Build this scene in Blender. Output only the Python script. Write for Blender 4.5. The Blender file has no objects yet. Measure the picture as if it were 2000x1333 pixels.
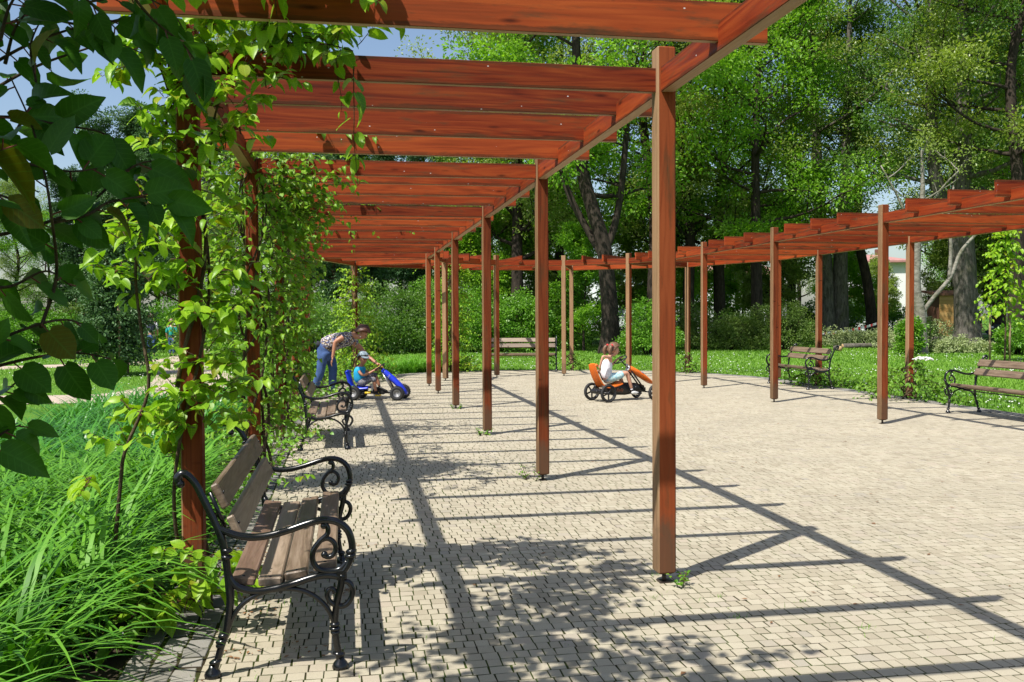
import bpy, math, random
import numpy as np
from mathutils import Vector, Matrix, Euler

R = math.radians
rng = np.random.default_rng(7)
rnd = random.Random(11)
scene = bpy.context.scene
col = scene.collection

# ------------------------------------------------------------------ camera, sky, sun, exposure
F, PITCH, ROLL, CH = 1831.08, 0.0271, 0.0054, 1.6
cam = bpy.data.cameras.new('camera'); cam_o = bpy.data.objects.new('camera', cam); col.objects.link(cam_o)
cam.sensor_width = 36.0; cam.lens = F / 2000 * 36.0; cam.clip_start = 0.05; cam.clip_end = 2000
cam_o.matrix_world = Matrix.Translation((0, 0, CH)) @ Matrix.Rotation(math.pi / 2 - PITCH, 4, 'X') @ Matrix.Rotation(-ROLL, 4, 'Z')
scene.camera = cam_o

SUN_TO = Vector((-0.415, -0.44, 1.0)).normalized()          # towards the sun
SUN_ELEV = math.asin(SUN_TO.z); SUN_AZ = math.atan2(SUN_TO.x, SUN_TO.y)
world = bpy.data.worlds.new('World'); scene.world = world; world.use_nodes = True
wn = world.node_tree; bg = wn.nodes['Background']
sky = wn.nodes.new('ShaderNodeTexSky'); sky.sky_type = 'NISHITA'; sky.sun_disc = False
sky.sun_elevation = SUN_ELEV; sky.sun_rotation = SUN_AZ; sky.air_density = 1.0; sky.dust_density = 1.6; sky.ozone_density = 1.0
wn.links.new(sky.outputs[0], bg.inputs[0]); bg.inputs[1].default_value = 0.112
sun = bpy.data.lights.new('sun', 'SUN'); sun.energy = 5.0; sun.angle = R(0.55); sun.color = (1.0, 0.955, 0.88)
sun_o = bpy.data.objects.new('sun', sun); col.objects.link(sun_o)
sun_o.rotation_euler = (-SUN_TO).to_track_quat('-Z', 'Y').to_euler(); sun_o.location = (0, 0, 40)
vs = scene.view_settings
vs.view_transform = 'Standard'; vs.look = 'None'; vs.gamma = 1.0; vs.use_curve_mapping = False; vs.exposure = 0.5
scene.cycles.max_bounces = 8; scene.cycles.transparent_max_bounces = 8
try: scene.cycles.use_denoising = True
except Exception: pass

# ------------------------------------------------------------------ frame of reference of the court
TH = 0.1757; OX, OY = 0.9085, 5.5817
DA = np.array([-math.sin(TH), math.cos(TH)]); DE = np.array([DA[1], -DA[0]])
def W(e, a, z=0.0):                                          # court coordinates -> world
    p = np.array([OX, OY]) + DE * e + DA * a
    return Vector((p[0], p[1], z))
def at(px, py, Y):                                           # the point seen at a photo position, Y metres ahead
    a0, b0 = px - 1000, py - 666.5
    a = a0 * math.cos(ROLL) - b0 * math.sin(ROLL); b = b0 * math.cos(ROLL) + a0 * math.sin(ROLL)
    dx, dz = a / F, -b / F
    fy = math.cos(PITCH) + dz * math.sin(PITCH); fz = -math.sin(PITCH) + dz * math.cos(PITCH)
    return Vector((dx / fy * Y, Y, CH + fz / fy * Y))
def project(P):                                              # arrays of world points -> photo positions
    P = np.atleast_2d(np.asarray(P, float)); z = P[:, 2] - CH
    d = P[:, 1] * math.cos(PITCH) - z * math.sin(PITCH); u = z * math.cos(PITCH) + P[:, 1] * math.sin(PITCH)
    d = np.where(np.abs(d) < 1e-6, 1e-6, d)
    a = F * P[:, 0] / d; b = -F * u / d
    return 1000 + a * math.cos(ROLL) + b * math.sin(ROLL), 666.5 + b * math.cos(ROLL) - a * math.sin(ROLL), d
def in_view(P, m=350):
    x, y, d = project(P); return (d > 0.3) & (x > -m) & (x < 2000 + m) & (y > -m) & (y < 1333 + m)

# ------------------------------------------------------------------ object helpers
def tag(o, label=None, cat=None, group=None, kind=None):
    if label: o['label'] = label
    if cat: o['category'] = cat
    if group: o['group'] = group
    if kind: o['kind'] = kind
    return o
def empty(name, loc=(0, 0, 0), rz=0.0, label=None, cat=None, group=None):
    o = bpy.data.objects.new(name, None); col.objects.link(o); o.location = loc; o.rotation_euler = (0, 0, rz)
    o.empty_display_size = 0.1
    return tag(o, label, cat, group)
def link(name, me, parent=None, loc=None, rot=None, scale=None, kind=None):
    o = bpy.data.objects.new(name, me); col.objects.link(o)
    if parent: o.parent = parent
    if loc is not None: o.location = loc
    if rot is not None: o.rotation_euler = rot
    if scale is not None: o.scale = scale if hasattr(scale, '__len__') else (scale,) * 3
    if kind: o['kind'] = kind
    return o
def copy_tree(o, parent=None):
    c = o.copy(); col.objects.link(c)
    if parent: c.parent = parent
    for ch in list(o.children): copy_tree(ch, c)
    return c

def np_mesh(name, V, Fc, mats, smooth=False, tint=None, midx=None, uv=None):
    """V (n,3), Fc (m,k) constant k."""
    me = bpy.data.meshes.new(name); V = np.asarray(V, np.float32); Fc = np.asarray(Fc, np.int32)
    n, (m, k) = len(V), Fc.shape
    me.vertices.add(n); me.vertices.foreach_set('co', V.ravel())
    me.loops.add(m * k); me.loops.foreach_set('vertex_index', Fc.ravel())
    me.polygons.add(m); me.polygons.foreach_set('loop_start', np.arange(0, m * k, k, dtype=np.int32))
    me.polygons.foreach_set('loop_total', np.full(m, k, np.int32))
    if midx is not None: me.polygons.foreach_set('material_index', np.asarray(midx, np.int32))
    me.polygons.foreach_set('use_smooth', np.full(m, bool(smooth)))
    if tint is not None:
        at_ = me.attributes.new('tint', 'FLOAT', 'POINT'); at_.data.foreach_set('value', np.asarray(tint, np.float32))
    if uv is not None:
        ul = me.uv_layers.new(name='leaf'); ul.data.foreach_set('uv', np.asarray(uv, np.float32)[Fc.ravel()].ravel())
    me.update(calc_edges=True)
    for mt in (mats if isinstance(mats, (list, tuple)) else [mats]): me.materials.append(mt)
    return me

class MB:
    """collects boxes, tubes, lathes into one mesh"""
    def __init__(s): s.v = []; s.f = []; s.m = []; s.n = 0; s.sm = []
    def add(s, V, Fs, mi=0, smooth=False):
        s.v.extend([tuple(p) for p in V]); s.f.extend([tuple(i + s.n for i in f) for f in Fs]); s.m.extend([mi] * len(Fs)); s.sm.extend([smooth] * len(Fs)); s.n += len(V)
        return s
    def box(s, c, size, M=None, mi=0, ch=0.0):
        hx, hy, hz = [q / 2 for q in size]
        if ch <= 0:
            V = [Vector((sx * hx, sy * hy, sz * hz)) for sz in (-1, 1) for sx, sy in ((-1, -1), (1, -1), (1, 1), (-1, 1))]
            Fs = [(3, 2, 1, 0), (4, 5, 6, 7), (0, 1, 5, 4), (1, 2, 6, 5), (2, 3, 7, 6), (3, 0, 4, 7)]
        else:
            ring = [(-hx + ch, -hy), (hx - ch, -hy), (hx, -hy + ch), (hx, hy - ch), (hx - ch, hy), (-hx + ch, hy), (-hx, hy - ch), (-hx, -hy + ch)]
            k = 1 - ch / max(hx, hy)
            V = []
            for z, g in ((-hz, ch), (-hz + ch, 0), (hz - ch, 0), (hz, ch)):
                for x, y in ring: V.append(Vector((x * (hx - g) / hx, y * (hy - g) / hy, z)))
            Fs = [tuple(range(7, -1, -1)), tuple(range(24, 32))]
            for r in range(3):
                for i in range(8):
                    j = (i + 1) % 8; Fs.append((r * 8 + i, r * 8 + j, r * 8 + 8 + j, r * 8 + 8 + i))
        M = M or Matrix.Identity(3); c = Vector(c)
        return s.add([c + M @ p for p in V], Fs, mi)
    def tube(s, path, rad, n=8, mi=0, cap=True, smooth=True):
        P = [Vector(p) for p in path]; m = len(P)
        rad = [rad] * m if not hasattr(rad, '__len__') else list(rad)
        V = []; Fs = []; up = None
        for i in range(m):
            t = (P[min(i + 1, m - 1)] - P[max(i - 1, 0)])
            t = t.normalized() if t.length > 1e-9 else Vector((0, 0, 1))
            if up is None:
                up = Vector((0, 0, 1)) if abs(t.z) < 0.9 else Vector((0, 1, 0))
            a = (up - t * up.dot(t)); a = a.normalized() if a.length > 1e-6 else t.orthogonal().normalized()
            b = t.cross(a); up = a
            for k in range(n):
                q = 2 * math.pi * k / n; V.append(P[i] + (a * math.cos(q) + b * math.sin(q)) * rad[i])
        for i in range(m - 1):
            for k in range(n):
                j = (k + 1) % n; Fs.append((i * n + k, i * n + j, i * n + n + j, i * n + n + k))
        if cap: Fs.append(tuple(range(n - 1, -1, -1))); Fs.append(tuple((m - 1) * n + k for k in range(n)))
        return s.add(V, Fs, mi, smooth)
    def lathe(s, prof, n=16, M=None, c=(0, 0, 0), mi=0, smooth=True, close=False):
        """prof [(r,z)] round local z"""
        M = M or Matrix.Identity(3); c = Vector(c); V = []; Fs = []; m = len(prof)
        for r, z in prof:
            for k in range(n):
                q = 2 * math.pi * k / n; V.append(c + M @ Vector((r * math.cos(q), r * math.sin(q), z)))
        rows = m if close else m - 1
        for i in range(rows):
            i2 = (i + 1) % m
            for k in range(n):
                j = (k + 1) % n; Fs.append((i * n + k, i * n + j, i2 * n + j, i2 * n + k))
        if not close:
            if prof[0][0] > 1e-4: Fs.append(tuple(range(n - 1, -1, -1)))
            if prof[-1][0] > 1e-4: Fs.append(tuple((m - 1) * n + k for k in range(n)))
        return s.add(V, Fs, mi, smooth)
    def ball(s, c, r, M=None, n=10, mi=0, f=None):
        r = r if hasattr(r, '__len__') else (r, r, r); M = M or Matrix.Identity(3); c = Vector(c)
        V = []; Fs = []; h = n // 2 + 1
        for i in range(h + 1):
            ph = math.pi * i / h
            for k in range(n):
                q = 2 * math.pi * k / n; p = Vector((math.sin(ph) * math.cos(q), math.sin(ph) * math.sin(q), math.cos(ph)))
                g = f(p) if f else 1.0
                V.append(c + M @ Vector((p.x * r[0] * g, p.y * r[1] * g, p.z * r[2] * g)))
        for i in range(h):
            for k in range(n):
                j = (k + 1) % n; Fs.append((i * n + k, i * n + n + k, i * n + n + j, i * n + j))
        return s.add(V, Fs, mi, True)
    def loft(s, rings, mi=0, cap=True, smooth=True):
        n = len(rings[0]); V = [Vector(p) for r in rings for p in r]; Fs = []
        for i in range(len(rings) - 1):
            for k in range(n):
                j = (k + 1) % n; Fs.append((i * n + k, i * n + j, i * n + n + j, i * n + n + k))
        if cap: Fs.append(tuple(range(n - 1, -1, -1))); Fs.append(tuple((len(rings) - 1) * n + k for k in range(n)))
        return s.add(V, Fs, mi, smooth)
    def mesh(s, name, mats):
        me = bpy.data.meshes.new(name); me.from_pydata(s.v, [], s.f)
        for mt in (mats if isinstance(mats, (list, tuple)) else [mats]): me.materials.append(mt)
        me.polygons.foreach_set('material_index', s.m); me.polygons.foreach_set('use_smooth', s.sm); me.update()
        return me
    def build(s, name, mats, parent=None, loc=None, rot=None, kind=None):
        return link(name, s.mesh(name, mats), parent, loc, rot, None, kind)

def catmull(pts, k=6):
    P = [Vector(p) for p in pts]; P = [P[0] * 2 - P[1]] + P + [P[-1] * 2 - P[-2]]; out = []
    for i in range(1, len(P) - 2):
        for j in range(k):
            t = j / k; a, b, c, d = P[i - 1], P[i], P[i + 1], P[i + 2]
            out.append(0.5 * ((2 * b) + (c - a) * t + (2 * a - 5 * b + 4 * c - d) * t * t + (-a + 3 * b - 3 * c + d) * t ** 3))
    out.append(P[-2]); return out
def lerp_list(v, n):
    xs = np.linspace(0, len(v) - 1, n); return list(np.interp(xs, range(len(v)), v))

# ------------------------------------------------------------------ materials
def new_mat(name):
    m = bpy.data.materials.new(name); m.use_nodes = True; nt = m.node_tree
    return m, nt, nt.nodes['Principled BSDF']
def N(nt, t, **kw):
    n = nt.nodes.new(t)
    for k, v in kw.items(): setattr(n, k, v)
    return n
def ramp(nt, stops, fac):
    r = N(nt, 'ShaderNodeValToRGB'); el = r.color_ramp.elements
    el[0].position, el[0].color = stops[0][0], (*stops[0][1], 1); el[1].position, el[1].color = stops[-1][0], (*stops[-1][1], 1)
    for p, c in stops[1:-1]:
        e = el.new(p); e.color = (*c, 1)
    nt.links.new(fac, r.inputs[0]); return r.outputs[0]
def noise(nt, vec, scale, detail=4, rough=0.55, dist=0.0):
    n = N(nt, 'ShaderNodeTexNoise'); n.inputs['Scale'].default_value = scale; n.inputs['Detail'].default_value = detail
    n.inputs['Roughness'].default_value = rough; n.inputs['Distortion'].default_value = dist
    if vec is not None: nt.links.new(vec, n.inputs['Vector'])
    return n.outputs[0]
def coords(nt, kind='Object', scale=(1, 1, 1), rand=True):
    tc = N(nt, 'ShaderNodeTexCoord'); mp = N(nt, 'ShaderNodeMapping'); mp.inputs['Scale'].default_value = scale
    nt.links.new(tc.outputs[kind], mp.inputs[0])
    if rand:
        oi = N(nt, 'ShaderNodeObjectInfo'); mu = N(nt, 'ShaderNodeMath', operation='MULTIPLY'); mu.inputs[1].default_value = 37.0
        nt.links.new(oi.outputs['Random'], mu.inputs[0]); nt.links.new(mu.outputs[0], mp.inputs['Location'])
    return mp.outputs[0]
def mix(nt, fac, a, b, mode='MIX'):
    m = N(nt, 'ShaderNodeMix', data_type='RGBA', blend_type=mode)
    for s, v in ((0, fac), (6, a), (7, b)):
        if hasattr(v, 'is_linked') or hasattr(v, 'links'): nt.links.new(v, m.inputs[s])
        elif s == 0: m.inputs[0].default_value = v
        else: m.inputs[s].default_value = (*v, 1)
    return m.outputs[2]
def bump(nt, h, b, strength=0.4, dist=0.01):
    bp = N(nt, 'ShaderNodeBump'); bp.inputs['Strength'].default_value = strength; bp.inputs['Distance'].default_value = dist
    nt.links.new(h, bp.inputs['Height']); nt.links.new(bp.outputs[0], b.inputs['Normal'])
def plain(name, c, rough=0.6, metal=0.0, spec=0.5, var=0.0, vscale=8, bmp=0.0):
    m, nt, b = new_mat(name); b.inputs['Roughness'].default_value = rough; b.inputs['Metallic'].default_value = metal
    b.inputs['Specular IOR Level'].default_value = spec
    if var > 0:
        n = noise(nt, coords(nt), vscale, 4)
        lo = tuple(x * (1 - var) for x in c); hi = tuple(min(1, x * (1 + var)) for x in c)
        nt.links.new(ramp(nt, [(0.3, lo), (0.7, hi)], n), b.inputs['Base Color'])
        if bmp: bump(nt, n, b, bmp)
    else: b.inputs['Base Color'].default_value = (*c, 1)
    return m
def wood(name, dark, mid, light, scale=(6, 40, 40), rough=0.6, spec=0.35, knots=True, stain=0.35, stain_c=(0.05, 0.045, 0.02), bmp=0.25, drops=0.0, edge=0.0, splash=0.0):
    """grain runs along local x when scale[0] is the small one"""
    m, nt, b = new_mat(name); b.inputs['Roughness'].default_value = rough; b.inputs['Specular IOR Level'].default_value = spec
    v = coords(nt, 'Object', scale)
    g = noise(nt, v, 1.0, 6, 0.6, 0.35)
    v2 = coords(nt, 'Object', tuple(s * 0.22 for s in scale)); g2 = noise(nt, v2, 1.0, 3, 0.5, 1.2)
    wv = N(nt, 'ShaderNodeMath', operation='MULTIPLY'); wv.inputs[1].default_value = 9.0; nt.links.new(g2, wv.inputs[0])
    fr = N(nt, 'ShaderNodeMath', operation='PINGPONG'); fr.inputs[1].default_value = 0.5; nt.links.new(wv.outputs[0], fr.inputs[0])
    ad = N(nt, 'ShaderNodeMath', operation='MULTIPLY_ADD'); ad.inputs[1].default_value = 0.55; nt.links.new(fr.outputs[0], ad.inputs[0]); nt.links.new(g, ad.inputs[2])
    c = ramp(nt, [(0.36, dark), (0.58, mid), (0.88, light)], ad.outputs[0])
    oi = N(nt, 'ShaderNodeObjectInfo')
    c = mix(nt, 0.5, c, ramp(nt, [(0.0, dark), (0.5, mid), (1.0, light)], oi.outputs['Random']))
    st = noise(nt, coords(nt, 'Object', tuple(s * 0.35 + 1.2 for s in scale)), 1.3, 5, 0.65)
    c = mix(nt, ramp(nt, [(0.56, (0, 0, 0)), (0.72, (stain, stain, stain))], st), c, stain_c)
    if knots:
        vo = N(nt, 'ShaderNodeTexVoronoi'); vo.inputs['Scale'].default_value = 1.0
        nt.links.new(coords(nt, 'Object', (2.2, 9, 9)), vo.inputs['Vector'])
        c = mix(nt, ramp(nt, [(0.04, (0.75, 0.75, 0.75)), (0.14, (0, 0, 0))], vo.outputs['Distance']), c, tuple(x * 0.35 for x in dark))
    if drops > 0:
        vo = N(nt, 'ShaderNodeTexVoronoi'); vo.inputs['Scale'].default_value = 7.0
        nt.links.new(coords(nt, 'Object', (1.0, 3.0, 1.6)), vo.inputs['Vector'])
        c = mix(nt, ramp(nt, [(0.030, (drops,) * 3), (0.05, (0, 0, 0))], vo.outputs['Distance']), c, (0.7, 0.68, 0.64))
    if splash > 0:                                             # mud splashed up the foot of a post
        tc = N(nt, 'ShaderNodeTexCoord'); sp = N(nt, 'ShaderNodeSeparateXYZ'); nt.links.new(tc.outputs['Object'], sp.inputs[0])
        ns = noise(nt, coords(nt, 'Object', (14, 14, 9)), 1.0, 5, 0.7); sb = N(nt, 'ShaderNodeMath', operation='MULTIPLY_ADD'); sb.inputs[1].default_value = -0.55; nt.links.new(ns, sb.inputs[0]); nt.links.new(sp.outputs[2], sb.inputs[2])
        c = mix(nt, ramp(nt, [(0.0, (splash,) * 3), (0.16, (0, 0, 0))], sb.outputs[0]), c, (0.085, 0.06, 0.036))
    if edge > 0:                                               # mould stain on a board's top arris, painted underside shade on the bottom one
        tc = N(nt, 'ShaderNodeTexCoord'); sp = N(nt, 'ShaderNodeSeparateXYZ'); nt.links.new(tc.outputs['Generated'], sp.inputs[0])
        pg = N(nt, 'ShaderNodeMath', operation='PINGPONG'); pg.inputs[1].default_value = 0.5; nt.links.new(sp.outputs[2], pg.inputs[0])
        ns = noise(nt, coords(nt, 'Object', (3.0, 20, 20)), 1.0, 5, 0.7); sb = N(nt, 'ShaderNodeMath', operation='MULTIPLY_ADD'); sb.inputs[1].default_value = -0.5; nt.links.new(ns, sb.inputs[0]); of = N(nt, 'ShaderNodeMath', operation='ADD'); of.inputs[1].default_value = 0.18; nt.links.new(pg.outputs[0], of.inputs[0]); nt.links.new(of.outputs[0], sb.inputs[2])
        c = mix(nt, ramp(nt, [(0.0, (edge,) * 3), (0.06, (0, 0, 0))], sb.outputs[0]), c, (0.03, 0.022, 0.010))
    nt.links.new(c, b.inputs['Base Color'])
    rr = ramp(nt, [(0.3, (rough - 0.12,) * 3), (0.7, (rough + 0.15,) * 3)], g); nt.links.new(rr, b.inputs['Roughness'])
    bump(nt, ad.outputs[0], b, bmp, 0.004)
    return m
def leafmat(name, c0, c1, trans=0.35, rough=0.45, tc=None, spec=0.35, veins=0.0):
    """two-tone leaf, tint attribute + object random pick the shade; part of the light passes through"""
    m, nt, b = new_mat(name); out = nt.nodes['Material Output']
    a = N(nt, 'ShaderNodeAttribute'); a.attribute_name = 'tint'; oi = N(nt, 'ShaderNodeObjectInfo')
    s = N(nt, 'ShaderNodeMath', operation='ADD'); nt.links.new(a.outputs['Fac'], s.inputs[0]); nt.links.new(oi.outputs['Random'], s.inputs[1])
    f = N(nt, 'ShaderNodeMath', operation='PINGPONG'); f.inputs[1].default_value = 1.0; nt.links.new(s.outputs[0], f.inputs[0])
    old = tuple(x * 0.5 + y for x, y in zip(c1, (0.10, 0.03, 0.0)))
    c = ramp(nt, [(0.0, c0), (0.94, c1), (0.97, old), (1.0, old)] if veins else [(0.0, c0), (1.0, c1)], f.outputs[0])
    if veins:                                                  # midrib and side veins from the leaf's own uv
        u = N(nt, 'ShaderNodeUVMap'); u.uv_map = 'leaf'; sp = N(nt, 'ShaderNodeSeparateXYZ'); nt.links.new(u.outputs[0], sp.inputs[0])
        ax = N(nt, 'ShaderNodeMath', operation='ABSOLUTE'); nt.links.new(sp.outputs[0], ax.inputs[0])
        ma = N(nt, 'ShaderNodeMath', operation='MULTIPLY_ADD'); ma.inputs[1].default_value = -0.75; nt.links.new(ax.outputs[0], ma.inputs[0]); nt.links.new(sp.outputs[1], ma.inputs[2])
        mu = N(nt, 'ShaderNodeMath', operation='MULTIPLY'); mu.inputs[1].default_value = 7.0; nt.links.new(ma.outputs[0], mu.inputs[0])
        pp_ = N(nt, 'ShaderNodeMath', operation='PINGPONG'); pp_.inputs[1].default_value = 0.5; nt.links.new(mu.outputs[0], pp_.inputs[0])
        sv = ramp(nt, [(0.0, (1, 1, 1)), (0.10, (0, 0, 0))], pp_.outputs[0]); mr = ramp(nt, [(0.0, (1, 1, 1)), (0.035, (0, 0, 0))], ax.outputs[0])
        vv = mix(nt, 1.0, sv, mr, 'LIGHTEN'); fc = N(nt, 'ShaderNodeMath', operation='MULTIPLY'); fc.inputs[1].default_value = veins; nt.links.new(vv, fc.inputs[0])
        blot = noise(nt, u.outputs[0], 6, 4, 0.6); c = mix(nt, ramp(nt, [(0.45, (0, 0, 0)), (0.75, (0.35,) * 3)], blot), c, tuple(x * 0.6 for x in c0))
        c = mix(nt, fc.outputs[0], c, tuple(min(1, x * 1.5 + 0.03) for x in c1)); bump(nt, vv, b, -0.5, 0.004)
    nt.links.new(c, b.inputs['Base Color']); b.inputs['Roughness'].default_value = rough; b.inputs['Specular IOR Level'].default_value = spec
    t = N(nt, 'ShaderNodeBsdfTranslucent'); k = tc or (1.25, 1.35, 0.5)
    nt.links.new(mix(nt, 1.0, c, k, 'MULTIPLY'), t.inputs[0])
    ms = N(nt, 'ShaderNodeMixShader'); ms.inputs[0].default_value = trans
    nt.links.new(b.outputs[0], ms.inputs[1]); nt.links.new(t.outputs[0], ms.inputs[2]); nt.links.new(ms.outputs[0], out.inputs[0])
    return m
def bark(name, c0, c1, sc=(9, 9, 2.2), moss=0.0, pale=None):
    m, nt, b = new_mat(name); b.inputs['Roughness'].default_value = 0.95; b.inputs['Specular IOR Level'].default_value = 0.15
    n = noise(nt, coords(nt, 'Object', sc), 1.0, 8, 0.7, 0.6); c = ramp(nt, [(0.35, c0), (0.68, c1)], n)
    if moss: c = mix(nt, ramp(nt, [(0.5, (0, 0, 0)), (0.65, (moss,) * 3)], noise(nt, coords(nt, 'Object', (2, 2, 1)), 1.0, 4)), c, (0.09, 0.10, 0.03))
    if pale: c = mix(nt, ramp(nt, [(0.48, (0, 0, 0)), (0.6, (0.8,) * 3)], noise(nt, coords(nt, 'Object', (5, 5, 6)), 1.0, 5)), c, pale)
    nt.links.new(c, b.inputs['Base Color']); bump(nt, n, b, 0.9, 0.05)
    return m

M = {}
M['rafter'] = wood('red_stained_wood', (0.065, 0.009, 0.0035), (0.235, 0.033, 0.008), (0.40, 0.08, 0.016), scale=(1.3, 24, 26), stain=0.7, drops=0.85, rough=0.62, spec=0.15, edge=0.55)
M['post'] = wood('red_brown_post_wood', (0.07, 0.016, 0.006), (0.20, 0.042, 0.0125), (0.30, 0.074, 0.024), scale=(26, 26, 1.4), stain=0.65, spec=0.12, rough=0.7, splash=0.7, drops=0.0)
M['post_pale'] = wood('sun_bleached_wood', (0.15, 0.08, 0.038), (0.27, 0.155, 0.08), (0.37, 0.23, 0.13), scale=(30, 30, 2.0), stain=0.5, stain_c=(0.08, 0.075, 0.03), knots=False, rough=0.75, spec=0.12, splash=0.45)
M['beam_under'] = wood('bare_wood_underside', (0.25, 0.13, 0.07), (0.42, 0.25, 0.15), (0.52, 0.33, 0.21), scale=(2.2, 30, 30), stain=0.2, knots=False)
M['slat'] = wood('weathered_brown_slat', (0.08, 0.053, 0.034), (0.185, 0.128, 0.084), (0.31, 0.235, 0.165), scale=(2.4, 34, 34), stain=0.5, stain_c=(0.045, 0.03, 0.018), rough=0.45, spec=0.5, knots=False, bmp=0.35)
M['slat_red'] = wood('reddish_brown_slat', (0.06, 0.036, 0.024), (0.135, 0.08, 0.052), (0.22, 0.145, 0.10), scale=(2.4, 34, 34), stain=0.4, rough=0.45, spec=0.5, knots=False, bmp=0.35)
M['iron'] = plain('black_gloss_iron', (0.004, 0.0045, 0.006), 0.24, 0.0, 0.6, var=0.35, vscale=14, bmp=0.06)
M['steel'] = plain('rusty_steel', (0.06, 0.045, 0.035), 0.6, 0.4, var=0.4)
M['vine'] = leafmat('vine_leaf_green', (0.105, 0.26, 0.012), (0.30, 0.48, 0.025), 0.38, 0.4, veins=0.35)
M['vine_dark'] = leafmat('vine_leaf_shaded', (0.028, 0.10, 0.006), (0.06, 0.175, 0.010), 0.2, 0.5, spec=0.25, veins=0.3)  # vine leaf coloured darker, standing in for the shade it hangs in
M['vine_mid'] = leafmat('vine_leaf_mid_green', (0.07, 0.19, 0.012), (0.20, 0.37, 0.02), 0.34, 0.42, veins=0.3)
M['weed'] = leafmat('weed_leaf', (0.06, 0.17, 0.012), (0.16, 0.32, 0.02), 0.3, 0.5)
M['lily'] = leafmat('strap_leaf_green', (0.05, 0.18, 0.010), (0.15, 0.36, 0.03), 0.3, 0.5, spec=0.3)
M['lily_blue'] = leafmat('strap_leaf_bluish', (0.03, 0.14, 0.012), (0.075, 0.26, 0.022), 0.25, 0.36, spec=0.5)
M['grass'] = leafmat('lawn_blade', (0.075, 0.20, 0.016), (0.19, 0.36, 0.035), 0.3, 0.5)
M['petal'] = leafmat('white_petal', (0.75, 0.75, 0.70), (0.8, 0.8, 0.78), 0.2, 0.6, tc=(1, 1, 1))
M['lime'] = leafmat('lime_tree_leaf', (0.115, 0.195, 0.024), (0.30, 0.39, 0.09), 0.44, 0.4, spec=0.6)
M['maple'] = leafmat('maple_leaf', (0.10, 0.26, 0.014), (0.26, 0.46, 0.04), 0.46, 0.45, spec=0.45)
M['ash'] = leafmat('ash_leaf', (0.14, 0.22, 0.03), (0.32, 0.40, 0.065), 0.42, 0.4, spec=0.6)
M['deep'] = leafmat('deep_green_leaf', (0.06, 0.15, 0.018), (0.16, 0.29, 0.05), 0.42, 0.42, spec=0.6)
M['pine'] = leafmat('pine_needle', (0.03, 0.085, 0.03), (0.09, 0.18, 0.06), 0.15, 0.5)
M['shrub'] = leafmat('shrub_leaf', (0.06, 0.19, 0.012), (0.16, 0.34, 0.025), 0.3, 0.42, spec=0.5)
M['spirea'] = leafmat('small_leaved_shrub', (0.055, 0.12, 0.015), (0.13, 0.20, 0.035), 0.26, 0.5)
M['cut'] = leafmat('wilting_leaf', (0.20, 0.26, 0.10), (0.36, 0.42, 0.20), 0.2, 0.6)
M['bark'] = bark('dark_bark', (0.018, 0.014, 0.011), (0.075, 0.058, 0.045))
M['bark_grey'] = bark('grey_bark', (0.045, 0.04, 0.034), (0.20, 0.18, 0.155), moss=0.3)
M['bark_pale'] = bark('pale_bark', (0.12, 0.11, 0.09), (0.34, 0.32, 0.27), sc=(4, 4, 8), moss=0.5)
M['bark_pine'] = bark('pine_bark', (0.05, 0.03, 0.02), (0.17, 0.10, 0.065))
M['stem'] = bark('vine_stem', (0.05, 0.035, 0.022), (0.17, 0.12, 0.075), sc=(30, 30, 12))
M['petiole'] = plain('red_leaf_stalk', (0.16, 0.03, 0.022), 0.5)
M['straw'] = plain('rough_sawn_stake', (0.27, 0.19, 0.11), 0.8, var=0.3)
# ------------------------------------------------------------------ ground, paths, paving
def ground_mat():
    m, nt, b = new_mat('turf'); b.inputs['Roughness'].default_value = 1.0; b.inputs['Specular IOR Level'].default_value = 0.1
    v = coords(nt, 'Object', (1, 1, 1), False)
    c = ramp(nt, [(0.3, (0.06, 0.145, 0.018)), (0.5, (0.095, 0.20, 0.024)), (0.72, (0.15, 0.25, 0.04))], noise(nt, v, 0.35, 6, 0.65))
    c = mix(nt, ramp(nt, [(0.35, (0, 0, 0)), (0.75, (0.6,) * 3)], noise(nt, v, 9, 5, 0.7)), c, (0.045, 0.13, 0.012))
    nt.links.new(c, b.inputs['Base Color']); bump(nt, noise(nt, v, 30, 3), b, 0.7, 0.03); return m
M['turf'] = ground_mat()
gx = np.linspace(-260, 260, 53); gy = np.linspace(-40, 420, 47)
XX, YY = np.meshgrid(gx, gy); ZZ = np.full_like(XX, -0.03)
idx = np.arange(XX.size).reshape(XX.shape)
Fq = np.stack([idx[:-1, :-1], idx[:-1, 1:], idx[1:, 1:], idx[1:, :-1]], -1).reshape(-1, 4)
tag(link('lawn', np_mesh('lawn', np.stack([XX, YY, ZZ], -1).reshape(-1, 3), Fq, M['turf'])), kind='structure')

EC, AC, RW = 2.9, 16.0, 5.43                                   # court: centre line, where the round end starts, half width
def stadium(r, a0=-6.0, n=40):
    pts = [(EC + r, a0)] + [(EC + r * math.cos(q), AC + r * math.sin(q)) for q in np.linspace(0, math.pi, n)] + [(EC - r, a0)]
    return pts
def sheet(name, pts, z, mat, kind='structure', parent=None):
    me = bpy.data.meshes.new(name); me.from_pydata([tuple(p) for p in pts], [], [tuple(range(len(pts)))]); me.materials.append(mat); me.update()
    o = link(name, me, parent, kind=kind); o.location.z = z; return o
def bed_mat():
    m, nt, b = new_mat('sandy_joint_bed'); b.inputs['Roughness'].default_value = 1.0; b.inputs['Specular IOR Level'].default_value = 0.05
    v = coords(nt, 'Object', (1, 1, 1), False)
    c = ramp(nt, [(0.40, (0.032, 0.025, 0.015)), (0.58, (0.042, 0.062, 0.012))], noise(nt, v, 2.2, 6, 0.7))
    nt.links.new(c, b.inputs['Base Color']); return m
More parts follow.
